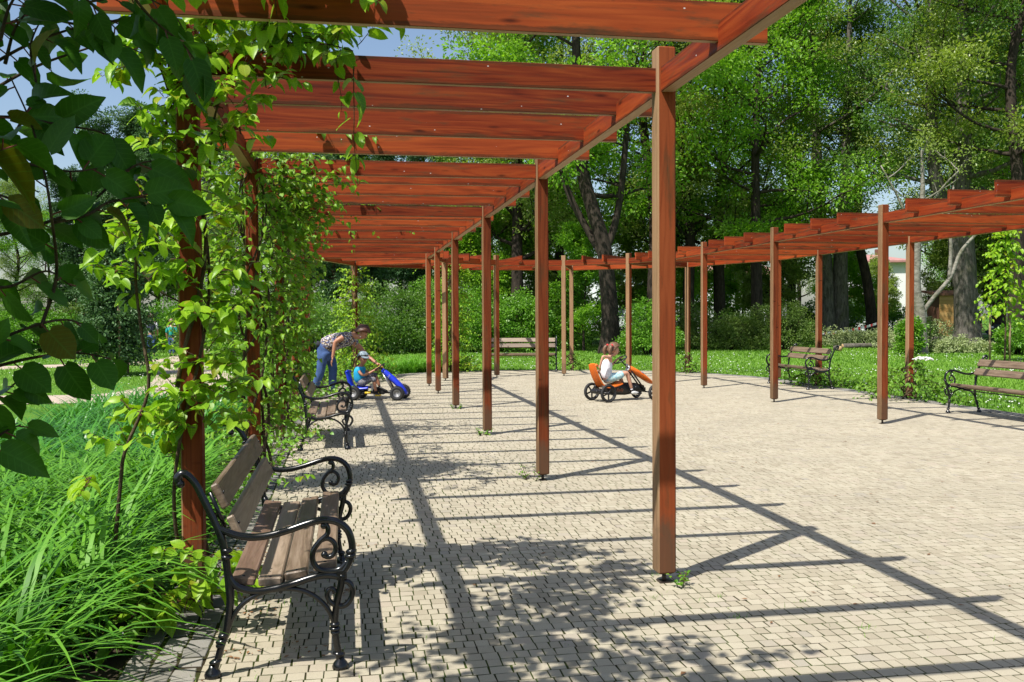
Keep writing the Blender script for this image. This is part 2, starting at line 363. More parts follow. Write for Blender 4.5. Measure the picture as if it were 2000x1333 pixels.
court = sheet('paved_court', [W(e, a) for e, a in stadium(RW + 0.36)], -0.0022, bed_mat())
def paver_mat(name, cs, moss):
    m, nt, b = new_mat(name); b.inputs['Roughness'].default_value = 0.92; b.inputs['Specular IOR Level'].default_value = 0.2
    a = N(nt, 'ShaderNodeAttribute'); a.attribute_name = 'tint'
    c = ramp(nt, cs, a.outputs['Fac'])
    g = N(nt, 'ShaderNodeNewGeometry')
    sp = noise(nt, g.outputs['Position'], 260, 2, 0.6)
    c = mix(nt, ramp(nt, [(0.35, (0.35,) * 3), (0.55, (0, 0, 0))], sp), c, (0.16, 0.14, 0.11))
    big = noise(nt, g.outputs['Position'], 0.9, 5, 0.6)
    c = mix(nt, ramp(nt, [(0.42, (0, 0, 0)), (0.72, (0.5,) * 3)], big), c, (0.28, 0.25, 0.19))
    ms = noise(nt, g.outputs['Position'], 7, 5, 0.7)
    c = mix(nt, ramp(nt, [(0.62, (0, 0, 0)), (0.76, (moss,) * 3)], ms), c, (0.10, 0.13, 0.03))
    nt.links.new(c, b.inputs['Base Color']); bump(nt, sp, b, 0.35, 0.003); return m
M['paver'] = paver_mat('sandstone_coloured_paver', [(0.0, (0.325, 0.283, 0.206)), (0.12, (0.372, 0.33, 0.243)), (0.5, (0.41, 0.366, 0.272)), (0.85, (0.44, 0.398, 0.30)), (0.95, (0.41, 0.352, 0.27)), (1.0, (0.345, 0.315, 0.255))], 0.12)
M['sett'] = paver_mat('grey_sett', [(0.0, (0.105, 0.105, 0.098)), (0.5, (0.18, 0.175, 0.165)), (1.0, (0.28, 0.27, 0.25))], 0.5)

def blocks_mesh(rects, z0=-0.02, seed=1, inset=0.0057, chm=0.0012, rough=1.0):
    """rects: list of four court-corner points (k,4,2); returns V,F,tint of chamfered blocks with uneven tops"""
    rg = np.random.default_rng(seed); Q = np.asarray(rects, float); k = len(Q)
    c = Q.mean(1, keepdims=True); dirs = Q - c; ln = np.linalg.norm(dirs, axis=2, keepdims=True); u = dirs / ln
    j = rg.normal(0, 0.0016 * rough, Q.shape)
    lo = c + dirs - u * inset + j; hi = lo - u * chm * 1.5
    hz = rough * np.abs(rg.normal(0, 0.0008, (k, 1))) + rg.normal(0, 0.0004, (k, 4))
    def wpos(P, z):
        xy = np.array([OX, OY]) + P[..., :1] * DE + P[..., 1:] * DA
        return np.concatenate([xy, np.broadcast_to(z, P.shape[:2])[..., None]], -1)
    V = np.concatenate([wpos(lo, np.full((k, 4), z0)), wpos(lo, hz - chm), wpos(hi, hz)], 1)   # (k,12,3)
    base = (np.arange(k) * 12)[:, None, None]
    fs = []
    for r in (0, 4):
        for i in range(4): fs.append((r + i, r + (i + 1) % 4, r + 4 + (i + 1) % 4, r + 4 + i))
    fs.append((8, 9, 10, 11))
    Fq = (np.array(fs)[None] + base).reshape(-1, 4)
    return V, Fq, np.array(fs), np.repeat(rg.random(k), 12)

def lay(rects, name, mat, n_single, seed, **kw):
    Q = np.asarray(rects, float); V, Fq, fs, tint = blocks_mesh(rects, seed=seed, **kw)
    C = V[:, 8:].mean(1); x, y, d = project(C); vis = (x > 5) & (x < 1995) & (y > 5) & (y < 1328) & (d > 0.5)
    order = np.argsort(np.where(vis, d, 1e9))[:n_single]; order = [i for i in order if vis[i]]
    single = np.zeros(len(Q), bool); single[order] = True
    for i in order:
        o_ = C[i]; me = np_mesh(name, V[i] - o_, fs, mat, tint=tint[i * 12:i * 12 + 12]); link(name, me, court, o_ - np.array([0, 0, -0.0022]))
    keep = np.where(~single)[0]; Vk = V[keep].reshape(-1, 3).copy(); Vk[:, 2] += 0.0022
    base = (np.arange(len(keep)) * 12)[:, None, None]
    link(name, np_mesh(name, Vk, (fs[None] + base).reshape(-1, 4), mat, tint=tint.reshape(-1, 12)[keep].ravel()), court, kind='stuff')

rects = []; rowh = 0.0892; a = -3.2; wset = [0.056, 0.068, 0.08, 0.104]
rg_ = np.random.default_rng(3)
while a < AC + RW:
    half = RW if a + rowh / 2 < AC else math.sqrt(max(0.0, RW * RW - (a + rowh / 2 - AC) ** 2))
    e0, e1 = EC - half, EC + half
    ws = rg_.choice(wset, int((e1 - e0) / 0.05) + 4, p=[0.22, 0.3, 0.28, 0.2]); es = e0 + np.concatenate([[0], np.cumsum(ws)])
    es = es[es < e1 - 0.03]
    if len(es) > 1:
        es = np.append(es, e1)
        P = np.stack([OX + DE[0] * es + DA[0] * a, OY + DE[1] * es + DA[1] * a, 0 * es], -1)
        ok = in_view(P, 500)
        for k in range(len(es) - 1):
            if ok[k] or ok[k + 1]: rects.append(((es[k], a), (es[k + 1], a), (es[k + 1], a + rowh), (es[k], a + rowh)))
    a += rowh
lay(rects, 'paver', M['paver'], 300, 5)
# grey border of three setts
rects = []; bw = 0.116
for side in (0, 1):
    for r in range(3):
        off = rg_.random() * 0.1; a = -3.2 + off
        while a < AC:
            l = rg_.uniform(0.10, 0.15); a2 = min(a + l, AC)
            s0 = RW + 0.006 + r * bw; e0, e1 = (EC - s0 - bw, EC - s0) if side == 0 else (EC + s0, EC + s0 + bw)
            rects.append(((e0, a), (e1, a), (e1, a2), (e0, a2))); a += l
for r in range(3):
    q = 0.0; r0 = RW + 0.006 + r * bw; r1 = r0 + bw
    while q < math.pi:
        dq = rg_.uniform(0.10, 0.15) / r0; q2 = min(q + dq, math.pi)
        rects.append(tuple((EC + rr * math.cos(t), AC + rr * math.sin(t)) for rr, t in ((r0, q), (r1, q), (r1, q2), (r0, q2)))); q += dq
rects = [r for r, o in zip(rects, in_view(np.array([W(*r[0]) for r in rects]), 500)) if o]
lay(rects, 'sett', M['sett'], 150, 6, inset=0.010, chm=0.003, rough=3.0)

# soil of the planted strip on the left, gravel paths
M['soil'] = plain('dark_soil', (0.045, 0.036, 0.024), 1.0, spec=0.1, var=0.5, vscale=6, bmp=0.8)
sheet('flower_bed', [W(-2.88, -6), W(-2.88, 16), W(-4.2, 17.2), W(-5.2, 12), W(-5.6, 5), W(-5.4, -6)], -0.022, M['soil'])
M['path'] = plain('pinkish_gravel', (0.42, 0.34, 0.275), 1.0, spec=0.1, var=0.12, vscale=3)
M['asphalt'] = plain('worn_asphalt', (0.10, 0.095, 0.09), 0.95, var=0.2, vscale=1)
def path(name, pts, w, z, mat):
    P = catmull([(x, y, 0) for x, y in pts], 8); L = []; Rr = []
    for i, p in enumerate(P):
        t = (P[min(i + 1, len(P) - 1)] - P[max(i - 1, 0)]).normalized(); n = Vector((-t.y, t.x, 0)) * w / 2
        L.append(p + n); Rr.append(p - n)
    V = L + Rr; k = len(L); me = bpy.data.meshes.new(name); me.from_pydata([tuple(v) for v in V], [], [(i, k + i, k + i + 1, i + 1) for i in range(k - 1)])
    me.materials.append(mat); o = link(name, me, kind='structure'); o.location.z = z
path('garden_path', [(-34, 24), (-22, 28), (-15.5, 31.6), (-12.8, 35), (-13.5, 41), (-17, 52), (-22, 66)], 2.2, -0.02, M['path'])
path('garden_path', [(-30, 17.4), (-16, 18.2), (-10.5, 18.6), (-8.3, 18.9), (-7.6, 21), (-8.5, 25), (-11.8, 33)], 2.0, -0.016, M['path'])
path('park_road', [(-10, 92), (20, 84), (34, 74), (60, 60)], 4.5, -0.02, M['asphalt'])

# ------------------------------------------------------------------ pergola
pergola = empty('pergola', W(0, 0), 0, 'red stained timber pergola running round the paved court', 'pergola')
P0 = W(0, 0)
def world_part(o, p, rz):
    o.location = Vector(p) - P0; o.rotation_euler = (0, 0, rz)
S, HZ = 0.113, 3.17
def post_mesh(pale_face):
    mb = MB(); ch = 0.009; h = S / 2
    ring = [(-h + ch, -h), (h - ch, -h), (h, -h + ch), (h, h - ch), (h - ch, h), (-h + ch, h), (-h, h - ch), (-h, -h + ch)]
    zs = [(0.062, ch), (0.062 + ch, 0), (HZ - 0.006, 0), (HZ, 0.006)]
    V = [(x * (h - g) / h, y * (h - g) / h, z) for z, g in zs for x, y in ring]
    faces_of = {0: 0, 2: 1, 4: 2, 6: 3}                        # ring edge -> side (-y,+x,+y,-x)
    for r in range(3):
        for i in range(8):
            j = (i + 1) % 8
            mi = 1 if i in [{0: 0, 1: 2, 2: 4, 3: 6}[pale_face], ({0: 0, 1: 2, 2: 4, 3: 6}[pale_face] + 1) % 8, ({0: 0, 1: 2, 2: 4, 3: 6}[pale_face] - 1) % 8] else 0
            mb.f.append((r * 8 + i, r * 8 + j, r * 8 + 8 + j, r * 8 + 8 + i)); mb.m.append(mi); mb.sm.append(False)
    mb.v = V; mb.n = len(V)
    mb.f.append(tuple(range(7, -1, -1))); mb.m.append(0); mb.sm.append(False)
    mb.f.append(tuple(range(24, 32))); mb.m.append(1); mb.sm.append(False)
    return mb.mesh('post', [M['post'], M['post_pale']])
POST = [post_mesh(k) for k in range(4)]
pin = MB(); pin.tube([(0, 0, 0.0), (0, 0, 0.06)], 0.014, 8); pin.box((0, 0, 0.004), (0.075, 0.075, 0.008)); pin.box((0, 0, 0.058), (0.07, 0.07, 0.007))
PIN = pin.mesh('post_foot', M['steel'])
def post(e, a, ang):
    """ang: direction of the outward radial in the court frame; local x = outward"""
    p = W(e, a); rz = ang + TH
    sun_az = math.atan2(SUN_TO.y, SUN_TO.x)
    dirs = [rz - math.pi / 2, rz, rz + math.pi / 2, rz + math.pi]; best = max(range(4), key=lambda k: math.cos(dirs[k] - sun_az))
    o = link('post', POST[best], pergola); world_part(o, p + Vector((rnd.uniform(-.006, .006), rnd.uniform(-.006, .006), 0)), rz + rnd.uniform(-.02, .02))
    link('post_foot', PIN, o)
def beam(p, q, w, z0, z1, name='beam', mats=None, gap=0.0, sink=0.0):
    p, q = Vector(p), Vector(q); d = (q - p); L = d.length - 2 * gap; mb = MB(); h = z1 - z0
    mb.box((0, 0, 0), (L, w, h), ch=0.003)
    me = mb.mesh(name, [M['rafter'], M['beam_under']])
    for f in me.polygons:
        if f.normal.z < -0.9: f.material_index = 1
    o = link(name, me, pergola); mid = (p + q) / 2
    o.location = Vector((mid.x, mid.y, (z0 + z1) / 2)) - P0
    o.rotation_euler = (0, 0, math.atan2(d.y, d.x)); return o
RAFT = {}
def rafter(p, q, z0, h=0.14, w=0.045):
    p, q = Vector(p), Vector(q); L = round((q - p).length, 2)
    if (L, h) not in RAFT:
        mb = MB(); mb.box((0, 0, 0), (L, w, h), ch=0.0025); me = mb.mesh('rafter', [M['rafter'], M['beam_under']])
        for f in me.polygons:
            if f.normal.z < -0.9: f.material_index = 1
        RAFT[(L, h)] = me
    o = link('rafter', RAFT[(L, h)], pergola); mid = (p + q) / 2; d = q - p
    o.location = Vector((mid.x, mid.y, z0 + h / 2 + rnd.uniform(-.004, .004))) - P0
    o.rotation_euler = (rnd.uniform(-.012, .012), rnd.uniform(-.002, .002), math.atan2(d.y, d.x)); return o
ZB0, ZB1 = 2.905, 3.05
ri, ro = 2.9, 5.6                                              # inner and outer post circles of the round end
inn, outn = [], []
a_list = [-7.1, -3.55, 0.0, 3.55, 7.1, 10.75, 13.97]
for a in a_list: inn.append((0.0, a, math.pi)); outn.append((-2.7, a, math.pi))
for k in range(6):
    q = math.pi - k * math.pi / 5; inn.append((EC + ri * math.cos(q), AC + ri * math.sin(q), q)); outn.append((EC + ro * math.cos(q), AC + ro * math.sin(q), q))
for a in [14.0, 10.6, 7.1, 3.55, 0.0, -3.55]: inn.append((2 * EC, a, 0.0)); outn.append((2 * EC + 2.7, a, 0.0))
for (e, a, q) in inn: post(e, a, q)
for (e, a, q) in outn: post(e, a, q)
for lst, rad in ((inn, ri), (outn, ro)):
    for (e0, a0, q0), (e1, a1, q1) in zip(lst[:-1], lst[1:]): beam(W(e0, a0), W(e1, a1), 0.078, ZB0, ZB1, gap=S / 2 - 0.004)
for i, ((e0, a0, q0), (e1, a1, q1)) in enumerate(zip(inn[:-1], inn[1:])):
    E0, A0, _ = outn[i]; E1, A1, _ = outn[i + 1]
    L = math.hypot(e1 - e0, a1 - a0); n = 4 if L > 3 else (2 if abs(q1 - q0) < 0.1 else 3)
    # the rafter that butts into the pair of posts
    u = Vector((E0 - e0, A0 - a0)); u.normalize(); g = S / 2 - 0.003
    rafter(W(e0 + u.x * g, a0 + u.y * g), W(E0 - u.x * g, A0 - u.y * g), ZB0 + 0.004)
    for k in range(1, n):
        t = k / n
        i_ = Vector((e0 + (e1 - e0) * t, a0 + (a1 - a0) * t)); o_ = Vector((E0 + (E1 - E0) * t, A0 + (A1 - A0) * t)); u = (o_ - i_).normalized()
        x = rnd.uniform(-.02, .02)
        p_ = i_ - u * (0.225 + x); r_ = o_ + u * (0.235 - x)
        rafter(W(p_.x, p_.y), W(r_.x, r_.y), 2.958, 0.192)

# ------------------------------------------------------------------ benches
def bench_frame_mesh(flip=False):
    mb = MB(); T = lambda pts, r, k=6, n=10: mb.tube([(x, 0, z) for x, z in []], r) if not pts else None
    def tb(pts, rad, k=6, n=9):
        P = catmull([(x, 0, z) for x, z in pts], k); rr = lerp_list(rad if hasattr(rad, '__len__') else [rad, rad], len(P)); mb.tube(P, rr, n)
    tb([(-.122, .868), (-.132, .893), (-.115, .912), (-.088, .902), (-.055, .86), (-.02, .785), (.022, .69), (.048, .62), (.062, .55), (.072, .47), (.08, .40), (.082, .33), (.066, .21), (.04, .13), (.02, .06), (.008, .02)],
       [.017, .019, .018, .017, .017, .017, .017, .018, .018, .017, .02, .018, .016, .0155, .0155, .017])
    mb.ball((-.122, 0, .868), .02)
    tb([(.035, .665), (.075, .645), (.12, .628), (.18, .618), (.25, .622), (.33, .640), (.42, .668), (.49, .682), (.55, .672), (.597, .635), (.617, .58), (.618, .53), (.60, .475), (.565, .425)],
       [.012, .017, .017, .017, .0165, .0165, .0165, .017, .0175, .017, .017, .017, .016, .016])
    tb([(.495, .675), (.512, .645), (.508, .615), (.475, .585), (.447, .545), (.444, .50), (.468, .462), (.515, .448), (.565, .455), (.598, .49)], [.010, .012, .012, .0125, .013, .013, .013, .014, .014, .013])
    tb([(.478, .588), (.508, .597), (.535, .582), (.546, .553), (.535, .522), (.512, .512), (.494, .524)], [.011, .0115, .0115, .0115, .011, .011, .014])
    mb.ball((.496, 0, .524), .0165)
    mb.ball((.494, 0, .655), .015)
    tb([(.078, .45), (.10, .412), (.14, .386), (.20, .375), (.28, .383), (.36, .400), (.43, .420), (.50, .432), (.565, .420)], [.015, .016, .016, .016, .016, .016, .016, .017, .016])
    tb([(.575, .43), (.568, .38), (.553, .32), (.543, .26), (.539, .19), (.546, .12), (.556, .06), (.562, .02)], [.018, .017, .0165, .016, .0155, .0155, .016, .018])
    tb([(.572, .40), (.602, .392), (.62, .36), (.612, .318), (.585, .288), (.552, .288), (.522, .305), (.506, .335), (.512, .362), (.532, .366), (.542, .348)], [.011, .013, .0135, .0135, .0135, .013, .012, .0115, .011, .011, .0125])
    tb([(.074, .215), (.09, .26), (.125, .31), (.18, .35), (.25, .372), (.34, .378), (.41, .36), (.465, .325), (.505, .28), (.53, .225), (.538, .18)], [.010, .0115, .0115, .011, .011, .011, .011, .011, .0115, .0115, .011])
    for c, ax, s in (((.072, .565), .1, 1), ((.07, .535), .1, 1), ((.042, .16), -.3, 1.05), ((.05, .185), -.3, .95), ((.039, .142), -.3, .9), ((.016, .07), -.25, 1.15), ((.539, .205), -.03, .95), ((.539, .185), 0, 1.05), ((.541, .168), 0, .9), ((.556, .07), .15, 1.15), ((.614, .535), -.2, 1), ((.61, .515), -.2, 1.1)):
        M3 = Matrix.Rotation(ax, 3, 'Y'); mb.lathe([(.016, -.010), (.0245 * s, -.004), (.0245 * s, .004), (.016, .010)], 12, M3, (c[0], 0, c[1]))
    for x in (.004, .562): mb.lathe([(.036, 0), (.038, .012), (.031, .028), (.019, .042), (.016, .055)], 14, None, (x, 0, 0))
    mb.box((.57, 0, .43), (.05, .03, .05), ch=.006)
    return mb.mesh('side_frame', M['iron'])
FRAME = bench_frame_mesh()
def make_bench(seed):
    b = empty('park_bench'); L = 1.86
    for y in (0, L): link('side_frame', FRAME, b, (0, y, 0))
    rr = random.Random(seed)
    seat = [(.135, .41, .12), (.252, .399, -.02), (.368, .423, -.14), (.497, .455, -.04)]
    for i, (x, z, t) in enumerate(seat):
        mb = MB(); mb.box((0, 0, 0), (L - .07, .103, .036), ch=.006)
        link('seat_slat', mb.mesh('seat_slat', M['slat_red' if i == 0 and seed == 1 else 'slat']), b, (x, L / 2 + rr.uniform(-.004, .004), z + .003), Euler((t, 0, math.pi / 2)))
    for (x, z, w) in ((.018, .80, .118), (.083, .657, .112)):
        mb = MB(); mb.box((0, 0, 0), (L - .07, w, .036), ch=.006)
        link('back_slat', mb.mesh('back_slat', M['slat']), b, (x + .02, L / 2 + rr.uniform(-.004, .004), z), Euler((math.pi / 2 - .44, 0, math.pi / 2)))
    br = MB()
    for y in (.03, L - .03):
        br.tube([(.08, y, .45), (.10, y, .40), (.2, y, .368), (.36, y, .392), (.5, y, .425), (.56, y, .42)], .010, 6)
        br.tube([(.0, y, .82), (.06, y, .66)], .010, 6)
        br.tube([(-.05, y, .80), (-.03, y, .815)], .008, 6)
    br.tube([(.30, .02, .36), (.30, L - .02, .36)], .009, 6)
    br.build('slat_bracket', M['iron'], b)
    bolts = MB()
    for y in (.06, L - .06):
        for i, (x, z, t) in enumerate(seat): bolts.ball((x, y, z + .022), (.008, .008, .004), n=8)
        for (x, z) in ((.053, .815), (.118, .675)): bolts.ball((x, y, z), (.006, .008, .008), n=8)
    bolts.build('bolt', M['iron'], b, kind='stuff')
    return b
def put_bench(e, a0, ang, label, seed):
    """back foot of the first frame at (e, a0); ang turns the facing direction from court +e"""
    b = make_bench(seed); b.location = W(e, a0); b.rotation_euler = (0, 0, TH + ang)
    tag(b, label, 'bench', 'cast iron and timber park benches')
put_bench(-2.47, -1.04, 0, 'nearest bench, scrolled black iron arms, beside the vine covered post', 1)
put_bench(-2.42, 6.1, 0, 'bench with brown slats just in front of the bending woman', 2)
put_bench(8.3, 14.9, math.pi, 'bench with sunlit slats in front of the cut branches on the lawn', 3)
put_bench(8.22, 8.25, math.pi, 'bench cut off by the picture edge, near the flowering bush', 4)
bw_ = make_bench(5)
tag(bw_, 'bench seen front on before the round shrubs at the far end of the court', 'bench', 'cast iron and timber park benches')
bw_.rotation_euler = (0, 0, -math.pi / 2 - .06); bw_.location = (-.74, 27.60, 0); bw_.scale = (1.1, 1.1, 1.1)
# ------------------------------------------------------------------ people and pedal karts
M['skin'] = plain('fair_skin', (0.52, 0.27, 0.18), 0.5, var=0.06, vscale=20)
M['skin_tan'] = plain('tanned_skin', (0.42, 0.19, 0.11), 0.5, var=0.06, vscale=20)
M['jeans'] = plain('blue_denim', (0.045, 0.09, 0.23), 0.9, var=0.3, vscale=9)
M['hair_brown'] = plain('brown_hair', (0.075, 0.026, 0.012), 0.5, var=0.4, vscale=60)
M['hair_light'] = plain('light_brown_hair', (0.15, 0.08, 0.045), 0.5, var=0.4, vscale=60)
M['turq'] = plain('turquoise_cotton', (0.01, 0.33, 0.62), 0.9, var=0.12, vscale=12)
M['white_cloth'] = plain('white_cotton', (0.72, 0.71, 0.76), 0.9, var=0.05)
M['black_plastic'] = plain('black_plastic', (0.012, 0.012, 0.013), 0.42, var=0.3)
M['rubber'] = plain('black_rubber', (0.016, 0.016, 0.017), 0.75, var=0.3, vscale=30)
M['blue_plastic'] = plain('blue_plastic', (0.012, 0.035, 0.52), 0.3, spec=0.55)
M['orange_plastic'] = plain('orange_plastic', (0.72, 0.15, 0.012), 0.35, spec=0.5)
M['yellow'] = plain('yellow_plastic', (0.62, 0.42, 0.02), 0.4)
M['chrome'] = plain('grey_metal', (0.42, 0.42, 0.43), 0.3, 0.8)
M['rim'] = plain('grey_rim', (0.25, 0.25, 0.26), 0.4, 0.3)
M['dark_cloth'] = plain('dark_cloth', (0.02, 0.022, 0.03), 0.9, var=0.3)
M['red'] = plain('red_elastic', (0.55, 0.015, 0.02), 0.5)
M['white_leather'] = plain('white_shoe_leather', (0.62, 0.62, 0.60), 0.5)
M['eye'] = plain('dark_eye', (0.02, 0.012, 0.01), 0.2)
M['lip'] = plain('lip', (0.40, 0.12, 0.10), 0.5)
M['decal'] = plain('white_print', (0.75, 0.75, 0.76), 0.5)
M['decal_red'] = plain('dull_red_print', (0.30, 0.10, 0.05), 0.5)
def multi(name, cols, scale, rough=0.9):
    m, nt, b = new_mat(name); b.inputs['Roughness'].default_value = rough
    v = N(nt, 'ShaderNodeTexVoronoi'); v.inputs['Scale'].default_value = scale; v.inputs['Randomness'].default_value = 1.0
    tc = N(nt, 'ShaderNodeTexCoord'); nt.links.new(tc.outputs['Object'], v.inputs['Vector'])
    r = N(nt, 'ShaderNodeValToRGB'); r.color_ramp.interpolation = 'CONSTANT'; el = r.color_ramp.elements
    el[0].position, el[0].color = 0, (*cols[0], 1); el[1].position, el[1].color = 1 / len(cols), (*cols[1], 1)
    for k, c in enumerate(cols[2:], 2): e_ = el.new(k / len(cols)); e_.color = (*c, 1)
    sp = N(nt, 'ShaderNodeSeparateColor'); nt.links.new(v.outputs['Color'], sp.inputs[0]); nt.links.new(sp.outputs[0], r.inputs[0])
    nt.links.new(r.outputs[0], b.inputs['Base Color']); return m
M['floral'] = multi('small_flower_print', [(0.58, 0.54, 0.50), (0.07, 0.05, 0.035), (0.40, 0.36, 0.38), (0.05, 0.06, 0.17), (0.24, 0.14, 0.05), (0.50, 0.46, 0.42), (0.09, 0.06, 0.05), (0.12, 0.14, 0.26)], 48)
M['check'] = multi('grey_checked_cotton', [(0.09, 0.09, 0.12), (0.16, 0.16, 0.19), (0.06, 0.06, 0.09), (0.22, 0.20, 0.2)], 50)
M['shorts'] = multi('pale_blue_pattern', [(0.30, 0.56, 0.62), (0.45, 0.66, 0.70), (0.26, 0.48, 0.58), (0.55, 0.70, 0.68)], 40)
M['cap'] = multi('grey_blue_cap', [(0.20, 0.26, 0.30), (0.32, 0.38, 0.40), (0.14, 0.19, 0.24)], 45)

def skin(name, chains, mat, parent, sub=2, loc=None):
    """chains: list of [(point, radius), ...]; a chain whose first point is an int pair (chain, index) grows out of that joint"""
    V = []; E_ = []; Rr = []; ids = []; roots = []
    for ch in chains:
        row = []
        start = 0
        if isinstance(ch[0][0], int): row.append(ids[ch[0][0]][ch[0][1]]); start = 1
        else: roots.append(len(V))
        for p, r in ch[start:]:
            V.append(tuple(p)); Rr.append(r); row.append(len(V) - 1)
        E_ += list(zip(row[:-1], row[1:])); ids.append(row)
    me = bpy.data.meshes.new(name); me.from_pydata(V, E_, []); me.materials.append(mat)
    o = link(name, me, parent, loc)
    md = o.modifiers.new('skin', 'SKIN'); md.use_smooth_shade = True; md.branch_smoothing = 0.3
    sv = me.skin_vertices[0].data if me.skin_vertices else None
    if sv is None:
        me.skin_vertices.new() if hasattr(me.skin_vertices, 'new') else None
        bpy.context.view_layer.objects.active = o; sv = me.skin_vertices[0].data
    for i, r in enumerate(Rr):
        r = r if hasattr(r, '__len__') else (r, r); sv[i].radius = r; sv[i].use_root = i in roots
    s = o.modifiers.new('smooth', 'SUBSURF'); s.levels = sub; s.render_levels = sub
    return o
def fingers(wrist, knuck, bend, side, s=1.0):
    """five finger chains: wrist -> knuckles direction, fingers curl along bend; side = across the palm towards the thumb"""
    w, k, b, sd = Vector(wrist), Vector(knuck), Vector(bend).normalized(), Vector(side).normalized()
    f = (k - w).normalized(); out = []
    for off, L in ((.028, .070), (.010, .078), (-.009, .073), (-.026, .058)):
        p0 = k - f * .02 * s + sd * off * s; p1 = k + f * .012 * s + sd * off * 1.05 * s
        p2 = p1 + (f * .55 + b * .55) * L * .5 * s; p3 = p2 + (b * .9 + f * .1) * L * .45 * s
        out.append([(p0, .010 * s), (p1, .0098 * s), (p2, .0088 * s), (p3, .0072 * s)])
    t0 = w + f * .03 * s + sd * .02 * s; t1 = t0 + (sd * .9 + f * .5) * .034 * s; t2 = t1 + (f * .9 + b * .3) * .034 * s; t3 = t2 + (f * .5 + b * .7) * .024 * s
    out.append([(t0, .013 * s), (t1, .0115 * s), (t2, .010 * s), (t3, .008 * s)]); return out
def face_parts(root, c, fwd, up, r):
    """c head centre, r half height; eyes, mouth, as small parts on the head"""
    fwd = Vector(fwd).normalized(); up = (Vector(up) - fwd * Vector(up).dot(fwd)).normalized(); sd = up.cross(fwd); c = Vector(c)
    B = Matrix((sd, fwd, up)).transposed()
    for s in (-1, 1):
        mb = MB(); mb.ball(c + fwd * r * .74 + sd * s * r * .27 + up * r * .02, (r * .10, r * .05, r * .055), B, 8); mb.build('eye', M['eye'], root)
        mb = MB(); mb.tube([c + fwd * r * .76 + sd * s * r * .14 + up * r * .17, c + fwd * r * .73 + sd * s * r * .40 + up * r * .17], r * .035, 6); mb.build('eyebrow', M['hair_brown'], root)
    mb = MB(); mb.ball(c + fwd * r * .74 - up * r * .46, (r * .2, r * .05, r * .05), B, 8); mb.build('mouth', M['lip'], root)
def head_chains(c, fwd, up, r, neck0, nr):
    """a neck-to-crown chain plus nose and ears"""
    c = Vector(c); fwd = Vector(fwd).normalized(); up = (Vector(up) - fwd * Vector(up).dot(fwd)).normalized(); sd = up.cross(fwd)
    main = [(neck0, nr * 1.25), ((Vector(neck0) * .45 + (c - up * r * .75) * .55), nr), (c - up * r * .52 + fwd * r * .12, r * .60), (c - up * r * .05 + fwd * r * .06, r * .78), (c + up * r * .42, r * .74), (c + up * r * .75, r * .46)]
    nose = [(c + fwd * r * .70 + up * r * .02, r * .08), (c + fwd * r * .88 - up * r * .18, r * .12), (c + fwd * r * .72 - up * r * .24, r * .10)]
    ears = [[(c + sd * s * r * .70 + up * r * .08 - fwd * r * .05, r * .10), (c + sd * s * r * .80 - up * r * .1 - fwd * r * .1, r * .13), (c + sd * s * r * .72 - up * r * .22 - fwd * r * .04, r * .08)] for s in (-1, 1)]
    return main, [nose] + ears
def hair_cap(root, c, fwd, up, r, mat, seed=1, bang=.25, low=-.35, name='hair', grow=1.0, side=-.05):
    c = Vector(c); fwd = Vector(fwd).normalized(); up = (Vector(up) - fwd * Vector(up).dot(fwd)).normalized(); sd = up.cross(fwd)
    B = Matrix((sd, fwd, up)).transposed(); rg = random.Random(seed); V = []; Fs = []; n, h = 28, 14
    for i in range(h + 1):
        for k in range(n):
            q = 2 * math.pi * k / n; fr = math.sin(q)                  # fr 1 = forehead
            lo = float(np.interp(fr, [-1, -.45, -.05, .3, 1], [low, low * .8, side, bang, bang]))
            z = 1 - (1 - lo) * i / h; rr = math.sqrt(max(0.0, 1 - min(1, z * z) )) if i else 0
            w = (1.0 + .05 * rg.uniform(-1, 1) + .03 * math.sin(7 * q + 3 * z)) * grow
            V.append(c + B @ Vector((rr * math.cos(q) * r * .86 * w, rr * math.sin(q) * r * .93 * w, z * r * 1.02 * w + r * .03)))
    for i in range(h):
        for k in range(n):
            j = (k + 1) % n; Fs.append((i * n + k, i * n + n + k, i * n + n + j, i * n + j))
    mb = MB(); mb.add(V, Fs, 0, True); o = mb.build(name, mat, root)
    so = o.modifiers.new('thick', 'SOLIDIFY'); so.thickness = r * .12; so.offset = -1
    return o

